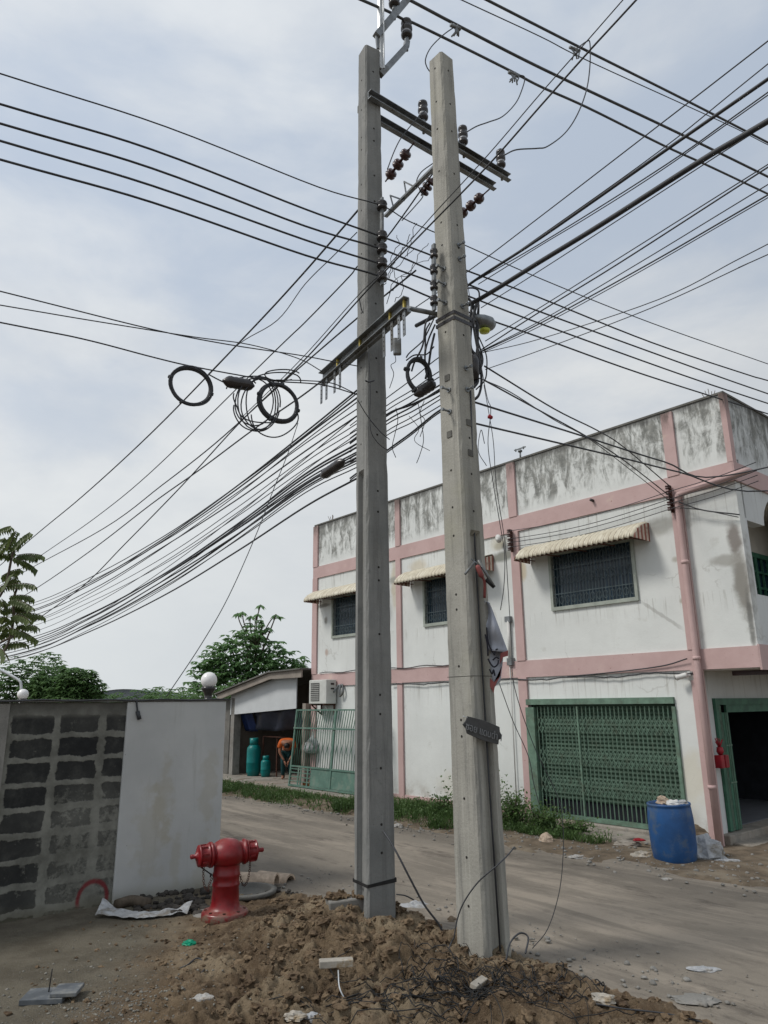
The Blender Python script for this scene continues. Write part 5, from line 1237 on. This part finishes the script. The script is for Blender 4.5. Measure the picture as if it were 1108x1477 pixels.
m = MB(); m.tube(smooth_path([aty(688, 815, YB-.17)-o_, aty(694, 829, YB-.16)-o_, aty(699, 840, YB-.12)-o_, aty(699, 862, YB-.05)-o_]), [.012]+[.028]*7+[.014]*11, 6); m.build('rag', M['bannerr'], SK)
m = MB(); m.tube([aty(713, 847, YB-.1)-o_, aty(701, 836, YB-.12)-o_], .019, 6); m.build('grip', M['black'], SK)
# sign board
sn = Vector((sin(HEAD), -cos(HEAD), 0)); psg = plane(PR+sn*.24, A)
cs = [onp(u, v, psg) for u, v in ((675, 1033), (721, 1048.5), (719.5, 1074), (673.5, 1058))]
org = sum(cs, Vector())/4
SB = empty('street_sign', org, 0, 'small tilted charcoal sign board with silver letters on the right pole', 'sign')
m = MB(); nd = psg[0].normalized()
outl = [onp(u, v, psg)-org for u, v in ((675, 1033), (700, 1039.5), (721, 1048.5), (721.5, 1055), (724, 1060), (723, 1066), (720, 1067), (719.5, 1074), (696, 1068), (674, 1058), (672.5, 1051), (668, 1045), (672, 1040))]
m.prism(outl, nd*.012); soften(m.build('board', M['sign'], SB), .003, 1)
xa = ((cs[1]-cs[0])+(cs[2]-cs[3])).normalized(); nn = -nd; ya = nn.cross(xa).normalized()
tcv = bpy.data.curves.new('lettering', 'FONT'); tcv.body = 'ซอย แดนดำ 1'; tcv.align_x = 'CENTER'; tcv.align_y = 'CENTER'; tcv.size = .092; tcv.extrude = .002
to = bpy.data.objects.new('lettering', tcv); COL.objects.link(to); to.parent = SB; tcv.materials.append(M['letter'])
bpy.context.view_layer.update(); _me = bpy.data.meshes.new_from_object(to.evaluated_get(bpy.context.evaluated_depsgraph_get())); bpy.data.objects.remove(to); to = bpy.data.objects.new('lettering', _me); COL.objects.link(to); to.parent = SB; bpy.data.curves.remove(tcv)
mt = Matrix((xa, ya, nn)).transposed().to_4x4(); mt.translation = nn*.016-ya*.02; to.matrix_local = mt
m = MB(); m.tube([onp(674, 1035, psg)-org, onp(668, 1033, psg)-org], .004, 4); m.build('tie_wire', M['steelw'], SB)
# ------------------------------------------------------------------ hydrant
hp = gz(324, 1327, .05); hp.z = max(.05, mound_h(hp.x, hp.y)+.02); HY = empty('fire_hydrant', hp, radians(-2), 'red fire hydrant with two capped outlets standing in the soil', 'fire hydrant')
HY.scale = (.94, .94, .94)
m = MB(); m.lathe([(.26, -.08), (.262, .0), (.262, .035), (.25, .05), (.20, .062), (.172, .085), (.156, .13), (.147, .30), (.155, .31), (.155, .33), (.148, .34), (.148, .40), (.156, .41), (.156, .44), (.148, .45), (.148, .53), (.155, .55)], 40); m.build('barrel', M['hyd'], HY)
m = MB()
dome = [(.155, .53), (.175, .56), (.20, .60), (.205, .65)]
for k in range(1, 9):
    a_ = pi/2*k/8; dome.append((.198*cos(a_), .66+.145*sin(a_)))
dome = [(r_, z_) for r_, z_ in dome if r_ > .003]; dome += [(.002, .806)]
m.lathe(dome, 40); m.build('bonnet', M['hyd'], HY)
for sg in (-1, 1):
    ax_ = Vector((sg, -.62 if sg < 0 else .5, -.0)).normalized(); c = Vector((0, 0, .645))
    m = MB(); m.lathe([(.12, .08), (.118, .20), (.115, .225), (.137, .23), (.137, .262), (.1, .268)], 26, c, ax_*1); SC = Matrix.Translation(c) @ Matrix.Scale(.80, 4, ax_) @ Matrix.Translation(-c); m.v = [SC @ v for v in m.v]; nz = m.build('outlet', M['hyd'], HY)
    m = MB(); m.lathe([(.10, .269), (.125, .275), (.125, .29), (.108, .30), (.106, .40), (.118, .405), (.116, .42), (.09, .432), (.05, .44), (.048, .455), (.022, .462), (.026, .52), (.02, .535)], 22, c, ax_)
    for k in range(8):
        q_ = Vector((0, 0, 1)).rotation_difference(ax_); pr_ = q_ @ Vector((.108*cos(k*pi/4), .108*sin(k*pi/4), .35)); m.bar(c+pr_-ax_*.04, c+pr_+ax_*.04, .02, .02)
    m.v = [SC @ v for v in m.v]; m.build('cap', M['hyd'], nz)
    m = MB(); p0_ = c+ax_*.27+Vector((0, 0, -.1)); pts = [p0_+Vector((0, 0, -.0)), p0_+Vector((sg*.0, 0, -.1)), p0_+Vector((-sg*.02, 0, -.22)), p0_+Vector((-sg*.07, 0, -.27))]+([Vector((sg*.155, 0, .42))] if sg > 0 else [Vector((sg*.2, 0, .30)), Vector((sg*.155, 0, .40))])
    sp_ = smooth_path(pts, 5)
    for k_, (a_, b_) in enumerate(zip(sp_, sp_[1:])):
        cc_ = (a_+b_)/2; d_ = (b_-a_).normalized(); s2 = d_.cross(Vector((0, 1, 0)) if k_ % 2 else Vector((1, 1, .3))).normalized(); L_ = (b_-a_).length*.62
        m.tube([cc_+d_*L_*cos(w_)+s2*.011*sin(w_) for w_ in [2*pi*j_/8 for j_ in range(9)]], .0035, 4, cap=False)
    m.build('chain', M['rust'], HY)
m = MB(); m.lathe([(.0, 0), (.026, 0), (.026, .012), (.0, .014)], 6, (-.16, -.06, .42), (-.8, -.3, .2), False); m.bar((-.15, -.05, .42), (-.30, -.12, .54), .014); m.build('lever', M['black'], HY)
m = MB()
for k in range(8): m.lathe([(.0, 0), (.018, 0), (.018, .02), (0, .022)], 6, (.215*cos(k*pi/4+.2), .215*sin(k*pi/4+.2), .045), None, False)
m.build('flange_bolt', M['rust'], HY)['kind'] = 'stuff'
# ------------------------------------------------------------------ barrel, bag, litter on the far side
bp = gz(975, 1243, .0); BR = empty('blue_barrel', bp, 0, 'blue plastic barrel used as a bin, tilted slightly beside the gate', 'barrel'); BR.rotation_euler = (0, radians(-1.5), 0)
m = MB(); m.lathe([(.27, 0), (.285, .015), (.30, .06), (.315, .2), (.322, .42), (.318, .6), (.305, .74), (.298, .765), (.308, .775), (.308, .80), (.298, .805), (.285, .80), (.285, .70), (.25, .6), (.01, .58)], 40); m.build('shell', M['blue'], BR)
random.seed(41)
def crumple(name, c, r, mat, label, cat, flat=.5, ax=(1, 1), parent=None, seed=0, amp=.5, group=None):
    s_ = seed*7.3+1.7; m = MB(); n1, n2 = 18, 12; vs = []
    for i in range(n2+1):
        th = pi*i/n2
        for k in range(n1):
            a_ = 2*pi*k/n1; v = Vector((sin(th)*cos(a_), sin(th)*sin(a_), cos(th)))
            d = 1+amp*noise.noise(v*2.2+Vector((s_, 0, 0)))+amp*.5*(1-abs(noise.noise(v*5+Vector((0, s_, 0))))*2)*.5
            vs.append(Vector((v.x*ax[0], v.y*ax[1], max(-.2, v.z)*flat))*r*d)
    m.add(vs, [(i*n1+k, i*n1+(k+1) % n1, (i+1)*n1+(k+1) % n1, (i+1)*n1+k) for i in range(n2) for k in range(n1)], False)
    o = m.build(name, mat, parent, loc=c)
    return o if parent else tag(o, label, cat, group)
crumple('rubbish', (-.1, -.05, .82), .08, M['clay'], '', '', 1, seed=3, parent=BR); crumple('rubbish', (.03, -.1, .78), .10, M['white'], '', '', .7, seed=4, parent=BR); crumple('rubbish', (.22, 0, .79), .07, M['bag'], '', '', .5, seed=5, parent=BR)
crumple('plastic_bag', gz(1018, 1238, .02)+Vector((0, 0, .05)), .27, M['bag'], 'crumpled grey white sack slumped beside the blue barrel', 'bag', .85, (1.0, .8), seed=2)
crumple('plastic_bag', gz(1050, 1244, .02), .14, M['bag'], 'small flat plastic scrap beside the slumped sack', 'bag', .3, (1.4, .5), seed=8)
crumple('paper_litter', gz(832, 1237, .02), .09, M['lit'], 'white paper scrap at the road edge left of the barrel', 'litter', .4, (1.3, .8), seed=6)
crumple('paper_litter', gz(925, 1236, .02), .12, M['foam'], 'pale crumpled litter just left of the blue barrel', 'litter', .6, (1.2, .9), seed=7)
crumple('paper_litter', gz(962, 1268, .02), .05, M['lit'], 'small white scrap on the road in front of the barrel', 'litter', .3, (1.3, .8), seed=9)
crumple('paper_litter', gz(574, 1192, .02), .09, M['lit'], 'white scrap in the verge right of the left pole', 'litter', .5, (1, 1), seed=10)
crumple('paper_litter', gz(922, 1212, .12), .07, M['red'], 'red scrap lying on the concrete under the folding gate', 'litter', .4, (1.2, .8), seed=11)
crumple('paper_litter', gz(1015, 1398, .02), .08, M['bag'], 'flat pale scrap on the road at the right', 'litter', .15, (1.6, .8), seed=12)
crumple('paper_litter', gz(1002, 1442, .02), .10, M['conc'], 'flat grey stone patch on the near road edge', 'litter', .15, (1.6, 1), seed=13)
crumple('stone_block', gz(905, 1218, .05), .16, M['step'], 'broken concrete lump beside the kerb left of the barrel', 'stone', .4, (1.3, .8), seed=14, amp=.3)
crumple('stone_block', gz(788, 1213, .05), .14, M['clay'], 'brown rock among the weeds under the gate', 'stone', .8, (.8, .8), seed=15, amp=.3)
crumple('soil_heap', gz(1005, 1212, .05), .26, M['verge'], 'small heap of soil between the barrel and the pilaster', 'soil heap', .8, (1.2, .7), seed=16, amp=.3)
# slippers on the step
SP = empty('yellow_slippers', fro_pt := P(-.55, 1.55, .045), HEAD, 'pair of yellow slippers on the concrete step by the shop door', 'slippers')
for k in (0, 1):
    m = MB(); m.lathe([(.0, 0), (.045, 0), (.05, .015), (.04, .03), (0, .03)], 14, (0, 0, 0)); m.v = [Vector((v.x, v.y*2.4, v.z))+Vector((k*.13, 0, 0)) for v in m.v]
    m.tube(smooth_path([(k*.13-.05, .03, .02), (k*.13-.03, .04, .08), (k*.13+.03, .04, .08), (k*.13+.05, .03, .02)]), .014, 6); m.build('slipper', M['yel'], SP)
# pale shape inside the shop: a counter
m = MB(); m.box(-2.9, -2.2, 1.3, 2.6, .16, .95); m.box(-2.95, -2.15, 1.25, 2.65, .951, .99); o = m.build('shop_counter', simple('dim grey counter', (.045, .05, .055), .7), loc=C0); o.rotation_euler.z = HEAD-pi/2; tag(o, 'dim grey counter inside the dark shop doorway', 'counter')
# ------------------------------------------------------------------ near ground things
def at_h(u, v, dz=0): 
    z = .1
    for _ in range(6): p = gz(u, v, z); z = mound_h(p.x, p.y)
    p.z += dz; return p
p = at_h(498, 1312); m = MB(); m.box(-.19, .19, -.12, .12, -.1, .10); o = m.build('concrete_block', M['conc'], loc=p+Vector((0, .1, 0))); o.rotation_euler = (.05, -.06, .25); tag(o, 'pale concrete block half buried at the foot of the left pole', 'concrete block'); soften(o, .015)
p = at_h(355, 1292); pb_ = at_h(498, 1312)+Vector((0, .1, .1)); m = MB(); random.seed(4)
for k in range(40): clod(m, pb_+Vector((random.uniform(-.17, .17), random.uniform(-.10, .10), .01)), random.uniform(.01, .045))
tag(m.build('soil_lumps', M['clod']), 'lumps of clay lying on top of the concrete block', 'soil', kind='stuff')
p = at_h(355, 1292); CV = empty('inspection_chamber', p, 0, 'round concrete inspection chamber with chipped rim behind the hydrant', 'chamber')
m = MB(); m.lathe([(.28, -.15), (.28, .02), (.36, .03), (.37, .07), (.30, .075), (.29, .03), (.05, .0)], 30); m.build('ring', M['concd'], CV)
p = at_h(305, 1320); m = MB(); m.lathe([(.19, -.03), (.2, .02), (.17, .035), (.02, .04)], 26); o = m.build('chamber_lid', M['conc'], loc=p); tag(o, 'small round concrete lid lying left of the hydrant foot', 'lid')
for k, (u, v, lb, an__) in enumerate([(372, 1277, 'cut clay pipe half lying behind the hydrant, the nearer one', .5), (396, 1276, 'cut clay pipe half lying behind the hydrant, the farther one', .2)]):
    p = at_h(u, v, .02); m = MB(); vs = []
    for i in range(2):
        for q in range(13):
            a_ = pi*q/12; vs += [Vector((.13*cos(a_), i*.5-.25, .13*sin(a_))), Vector((.105*cos(a_), i*.5-.25, .105*sin(a_)))]
    fs = []
    for q in range(12):
        a_ = q*2; fs += [(a_, a_+2, a_+28, a_+26), (a_+1, a_+27, a_+29, a_+3), (a_, a_+1, a_+3, a_+2), (a_+26, a_+28, a_+29, a_+27)]
    m.add(vs, fs, False); o = m.build('clay_pipe', M['clay'], loc=p); o.rotation_euler = (0, .15, .9+an__); tag(o, lb, 'pipe', 'cut clay pipes behind the hydrant')
m = MB(); 
p = at_h(205, 1322); o = sheet(lambda a, b: Vector(((a-.5)*1.0, (b-.5)*.22+.07*cos(a*pi*2), .03+.05*abs(noise.noise(Vector((a*6, b*3, 1))))+.16*max(0, (.18-a))*4*b+.18*max(0, a-.85)*3*b)), 46, 10, 'plastic_sheet', M['bag'], None, False); o.location = p; tag(o, 'crumpled white plastic sheet at the foot of the painted wall', 'plastic sheet')
m = MB(); m.tube(smooth_path([at_h(168, 1312, .05), at_h(190, 1306, .05), at_h(213, 1310, .05)]), .06, 8); tag(m.build('foam_roll', M['bark']), 'short dark brown pipe lying on the plastic sheet', 'pipe')
for k, (u, v, r, mt_, lb) in enumerate([(292, 1445, .065, 'lit', 'crumpled white cup lying at the bottom left of the soil'), (273, 1363, .05, 'greenlit', 'bright green plastic scrap on the soil before the hydrant'), (466, 1415, .03, 'lit', 'small white shard on the soil near the bottom centre'), (425, 1470, .06, 'foam', 'pale broken lump at the bottom edge centre'), (452, 1472, .055, 'bag', 'white plastic lump at the bottom edge beside the pale lump'), (600, 1316, .16, 'bag', 'dark and white torn sack half buried between the poles'), (870, 1445, .07, 'foam', 'pale stone lying right of the wire heap'), (655, 1338, .11, 'verge', 'dark earth lump beside the foot of the right pole')]):
    crumple('litter', at_h(u, v, .01), r, M[mt_], lb, 'litter', .6, (1.2, .8), seed=20+k)
def slab(u, v, sx_, sy_, h, rz, mat, name, label, cat, tilt=(0, 0)):
    m = MB(); m.box(-sx_/2, sx_/2, -sy_/2, sy_/2, 0, h); o = m.build(name, mat, loc=at_h(u, v, .01)); o.rotation_euler = (tilt[0], tilt[1], rz); soften(o, .006); return tag(o, label, cat)
slab(485, 1396, .26, .08, .05, .15, M['foam'], 'broken_brick', 'broken pale brick with an orange end on the soil', 'brick')
slab(690, 1424, .20, .06, .04, 1.0, M['foam'], 'tile_shard', 'cream tile shard lying in the wire heap', 'tile', (.3, 0))
PV = empty('paving_tiles', at_h(74, 1440, .0), .1, 'two slate grey paving tiles stacked flat at the bottom left', 'paving tiles')
m = MB(); m.box(-.2, .12, -.13, .12, 0, .04); soften(m.build('tile', M['paver'], PV), .005); m = MB(); m.box(.02, .22, -.12, .1, .041, .07); soften(m.build('tile', M['paver'], PV), .005); m = MB(); m.tube([(-.03, .02, .04), (-.02, .02, .2)], .005, 5); m.build('nail', M['black'], PV)
m = MB(); random.seed(8)
for k in range(90):
    p = at_h(random.uniform(190, 300), random.uniform(1286, 1322)); r = random.uniform(.02, .06); rock(m, (p.x, p.y, p.z+r*.3), r)
for k in range(50):
    p = at_h(random.uniform(370, 470), random.uniform(1278, 1292)); r = random.uniform(.015, .04); rock(m, (p.x, p.y, p.z+r*.3), r)
tag(m.build('rubble', simple('dark wet rubble', (.045, .04, .035), .9, var=.4)), 'dark rubble strewn along the painted wall foot', 'rubble', kind='stuff')
# ------------------------------------------------------------------ plants
def leaf(m, c, d, up, L_, W_):
    d = d.normalized(); s_ = d.cross(up); s_ = s_.normalized() if s_.length > 1e-4 else Vector((1, 0, 0)); nrm = s_.cross(d)
    p1 = c+d*L_*.45+s_*W_+nrm*W_*.25; p2 = c+d*L_*.45-s_*W_+nrm*W_*.25; mid_ = c+d*L_*.5; tip = c+d*L_-nrm*L_*.12
    m.add([c, p1, tip, p2], [(0, 1, 2), (0, 2, 3)])
def rv(): 
    v = Vector((random.gauss(0, 1), random.gauss(0, 1), random.gauss(0, 1))); return v.normalized()
random.seed(51)
m = MB()
def weeds(s0, s1, t0, t1, n, hmin, hmax, zb=.02):
    for _ in range(n):
        s = random.uniform(s0, s1); tt = random.uniform(t0, t1); p = P(s, tt); p.z = verge_z(s, tt, p)+zb-.03
        if fbm(p.x, p.y, 1.1, 2, 4) < -.12 and random.random() < .8: continue
        h = random.uniform(hmin, hmax)
        for _k in range(3):
            d = Vector((random.gauss(0, .35), random.gauss(0, .35), 1)); leaf(m, p, d, rv(), h, .008)
        if random.random() < .7:
            for _k in range(5): leaf(m, p+Vector((random.gauss(0, .04), random.gauss(0, .04), h*random.random())), rv()+Vector((0, 0, .5)), Vector((0, 0, 1)), .05, .016)
weeds(7.5, 16.5, -2.45, -1.3, 1400, .04, .17); weeds(8, 16, -2.4, -1.6, 500, .1, .24); weeds(3.9, 7.5, -2.3, -1.15, 1700, .08, .28); weeds(1.2, 4.2, -1.5, -.8, 700, .05, .2); weeds(4.4, 10, -.8, -.1, 350, .04, .12, .0)
tag(m.build('verge_weeds', M['grass']), 'low green weeds and grass along the foot of the building', 'weeds', kind='stuff')
def bush(s, tt, r, h, n, label, name='weed_bush'):
    p0_ = P(s, tt); p0_.z = .03; e = empty(name, p0_, 0, label, 'bush', 'leafy weed bushes by the gate')
    m = MB(); st_ = MB()
    for k in range(12):
        a_ = random.random()*6.28; tip = Vector((cos(a_)*r*.8*random.random(), sin(a_)*r*.8*random.random(), h*random.uniform(.6, 1))); st_.tube([Vector((0, 0, 0)), tip*.5+Vector((0, 0, .05)), tip], .006, 4)
        for q in range(n//12):
            f = random.uniform(.15, 1.1); c = tip*f+Vector((random.gauss(0, r*.3), random.gauss(0, r*.3), random.gauss(0, h*.12))); c.z = max(.02, c.z)
            leaf(m, c, rv()+Vector((0, 0, .1)), Vector((0, 0, 1)), random.uniform(.04, .09), random.uniform(.015, .03))
    m.build('foliage', M['grass'], e); st_.build('stem', M['bark'], e)
bush(4.3, -.95, .6, .85, 2000, 'tallest leafy weed bush between the right pole and the folding gate')
bush(3.4, -.95, .45, .55, 1100, 'leafy weed bush under the left end of the folding gate')
bush(2.75, -.95, .45, .42, 900, 'low spreading weed bush under the middle of the folding gate')
bush(2.0, -1.0, .35, .25, 500, 'lowest weed bush in front of the kerb')
bush(5.0, -1.3, .4, .4, 700, 'weed bush just right of the right pole foot')
def tree(name, base, h, crown, n, label, mat, lw, group=None, clump=7, droop=.5, twigs=14, tk=.12, branches=True):
    e = empty(name, base, 0, label, 'tree', group); m = MB(); w_ = MB()
    w_.tube(smooth_path([Vector((0, 0, -.2)), Vector((.1, 0, h*.3)), Vector((-.05, .05, h*.55)), Vector((0, 0, h*.75))]), [tk*(1-.045*k) for k in range(19)], 8)
    for (cx, cy, cz, rx, ry, rz) in crown:
        w_.tube(smooth_path([Vector((0, 0, h*.35)), Vector((cx*.4, cy*.4, h*.35+(cz-h*.35)*.5)), Vector((cx, cy, cz))]), [tk*.5*(1-.06*k) for k in range(13)], 5)
    vol = [c[3]*c[4]*c[5] for c in crown]; tot = sum(vol)
    for c, vv in zip(crown, vol):
        for _ in range(max(1, int(n*(vv**.8)/sum(x**.8 for x in vol)))):
            d = rv(); rad = random.random()**.33
            if noise.noise(Vector((d.x*2+c[0], d.y*2+c[1], d.z*2+c[2]))*1.3) < -.22: rad *= .75
            p = Vector((c[0]+d.x*c[3]*rad, c[1]+d.y*c[4]*rad, c[2]+d.z*c[5]*rad))
            out_ = Vector((d.x, d.y, d.z*.4))
            for q in range(clump):
                a_ = 2*pi*q/clump+random.random(); dd_ = Vector((cos(a_), sin(a_), -droop*random.uniform(.3, 1.3)))+out_*.5
                leaf(m, p, dd_, Vector((0, 0, 1)), lw*random.uniform(.7, 1.2), lw*.2)
    m.build('foliage', mat, e); w_.build('trunk', M['bark'], e); return e
random.seed(61)
tb = Vector((-5.6, 30, 0))
tree('bushy_tree', tb, 6.0, [(0, 0, 4.3, 1.7, 1.5, 1.0), (-1.2, 0, 3.6, 1.1, 1, .8), (1.3, 0, 3.9, 1.2, 1, .7), (.1, 0, 5.1, .75, .7, .55), (-.8, 0, 4.8, .6, .5, .35), (2.2, 0, 3.5, .9, .8, .5), (-.3, -.5, 3.0, 2.2, 1.4, .8), (-1.8, 0, 4.0, .55, .5, .35), (.55, 0, 5.55, .2, .2, .3), (1.1, 0, 5.9, .14, .14, .2)],
     800, 'bushy green tree rising behind the lean-to shed', M['leafA'], .30, tk=.16)
# two thin top shoots with leaf tufts
e = empty('sapling_shoots', tb+Vector((0, 0, 5)), 0, 'thin leafy shoots sticking up above the bushy tree', 'tree'); m = MB(); w_ = MB()
for (u, v) in ((350, 882), (376, 872), (398, 886), (388, 905), (362, 888), (343, 884), (372, 885)):
    t_ = aty(u, v, 30)-e.location; w_.tube(smooth_path([Vector((.3, 0, -.6)), Vector((t_.x*.7, 0, t_.z*.5)), t_]), .025, 5)
    for k in range(6):
        a_ = k*1.05; leaf(m, t_, Vector((cos(a_), sin(a_), -.7)), Vector((0, 0, 1)), .34, .075)
m.build('foliage', M['leafA'], e); w_.build('stem', M['bark'], e)
GF = 'far trees beyond the wall'
for k, (u, v, y, rr, lb) in enumerate([(12, 985, 34, 2.4, 'far dark tree at the left edge beyond the wall'), (55, 968, 34, 1.9, 'tallest far tree behind the left globe lamp'), (85, 985, 33, 1.5, 'far tree just right of the left globe lamp'), (112, 993, 32, 1.1, 'small far tree at the right end of the left tree row')]):
    p = aty(u, v, y); h = p.z+.9
    tree('far_tree', Vector((p.x, p.y, 0)), h, [(0, 0, h-rr*.55, rr*.8, rr*.7, rr*.6), (-rr*.6, 0, h-rr*.95, rr*.6, rr*.5, rr*.45), (rr*.55, 0, h-rr*.9, rr*.6, rr*.5, rr*.45), (0, 0, h-rr*1.4, rr, rr*.8, rr*.6)], 750, lb, M['leafC'], .26, GF, tk=.1)
for k, (u, v, y, rr, lb) in enumerate([(150, 1003, 60, 2.0, 'distant low tree left of the curved grey roof'), (215, 1003, 60, 2.2, 'distant low tree right of the curved grey roof'), (240, 1002, 58, 1.8, 'distant pale green tree near the falling thin wire'), (265, 1001, 55, 1.9, 'distant low tree left of the near globe lamp'), (290, 1002, 50, 1.8, 'distant low tree right behind the near globe lamp')]):
    p = aty(u, v, y); h = p.z+.6
    tree('distant_tree', Vector((p.x, p.y, 0)), h, [(0, 0, h-rr*.5, rr, rr*.7, rr*.55), (rr*.8, 0, h-rr*.8, rr*.7, rr*.5, rr*.5), (-rr*.8, 0, h-rr*.8, rr*.7, rr*.5, rr*.5)], 200, lb, M['leafC'], .4, 'distant trees on the skyline', clump=5, tk=.1)
# pinnate tree hanging in from the left
e = empty('pinnate_tree', Vector((-8.6, 12.6, 0)), 0, 'nearby tree with drooping feathery leaves reaching in from the left edge', 'tree'); m = MB(); w_ = MB(); TY = 12.6
w_.tube([Vector((0, 0, 0)), Vector((.1, 0, 2.5)), Vector((0, 0, 5)), Vector((.1, 0, 6.2))], [.14, .12, .09, .05], 8)
def frond(p, d, L_, nl=9, lf=.13):
    d = d.normalized(); side_ = d.cross(Vector((0, 0, 1))).normalized(); pts = []
    for k in range(8):
        f = k/7; pts.append(p+d*L_*f+Vector((0, 0, .05*L_*sin(f*3)-.12*L_*f*f)))
    w_.tube(pts, .006, 4)
    for k in range(nl):
        f = (k+1)/(nl+.3)*7; i = min(6, int(f)); c = pts[i].lerp(pts[i+1], f-i)
        for sg in (-1, 1): leaf(m, c, d*.3+side_*sg*.6+Vector((0, 0, -.85)), Vector((0, 0, 1)), lf*random.uniform(.7, 1.25), lf*random.uniform(.24, .36))
def F_(u, v, y=TY): return aty(u, v, y)-e.location
random.seed(19)
for bpts, tips in [([(-60, 900), (0, 860), (18, 800), (22, 790)], [(22, 790)]), ([(-60, 960), (0, 945), (18, 905), (20, 865), (26, 845)], [(22, 850)]), ([(-60, 960), (5, 925), (34, 912)], [(30, 912)])]:
    w_.tube(smooth_path([F_(*q) for q in bpts]), .022, 5)
FR = [((20, 800), (1, .1, .15), 12), ((20, 800), (1, -.5, .0), 12), ((20, 795), (.6, .1, .8), 8), ((20, 795), (.1, .3, 1), 8), ((18, 798), (-.5, .1, .8), 9), ((18, 802), (-1, 0, .2), 10), ((20, 805), (.9, .5, -.3), 8),
      ((12, 845), (1, 0, .1), 10), ((8, 850), (.4, -.4, .4), 10), ((0, 850), (.2, .4, .5), 10), ((20, 862), (1, .1, .1), 10), ((20, 866), (.9, -.4, -.2), 9), ((18, 868), (.3, .5, -.2), 9), ((14, 872), (-.7, .2, .2), 9),
      ((18, 885), (1, .2, .05), 9), ((20, 888), (.7, -.6, -.1), 9), ((14, 892), (-.6, .4, .1), 9), ((8, 880), (.2, -.7, .4), 9), ((18, 902), (1, -.2, .05), 9), ((16, 906), (.6, .6, -.2), 8), ((10, 905), (-.6, 0, .1), 9), ((22, 908), (1, .1, -.25), 7),
      ((0, 905), (.5, 0, .3), 9), ((-5, 880), (.7, .3, .2), 9), ((0, 930), (.6, .1, .1), 8), ((5, 935), (.5, -.3, -.2), 7), ((-5, 800), (.4, .2, .6), 8), ((-2, 830), (.5, .3, .5), 9), ((-10, 915), (.5, .4, .2), 9), ((-8, 770), (.6, 0, .3), 8)]
for (uv, d, nl) in FR:
    frond(F_(*uv)+Vector((0, random.uniform(-.2, .2), 0)), Vector(d)+Vector((0, random.uniform(-.2, .2), 0)), random.uniform(.36, .52), nl, .15)
m.build('foliage', M['leafB'], e); w_.build('branch', M['bark'], e)
# far curved roof building
p = aty(178, 1000, 90); FB = empty('arched_hall', Vector((p.x, p.y, 0)), 0, 'distant hall with a low curved grey roof beyond the wall', 'building')
m = MB(); Wd = 5.5; hz_ = p.z-.5
vs = []
for i in range(2):
    for q in range(13):
        f = q/12; vs.append(Vector((-Wd+2*Wd*f, i*14, hz_+1.0*sin(pi*f))))
m.add(vs, [(q, q+1, q+14, q+13) for q in range(12)], True); m.build('roof', M['roofd'], FB)
m = MB(); m.box(-Wd, Wd, .1, 13.9, 0, hz_); m.prism([Vector((-Wd+2*Wd*q/12, .1, hz_+.98*sin(pi*q/12))) for q in range(13)], (0, .1, 0)); m.build('wall', M['roofd'], FB)
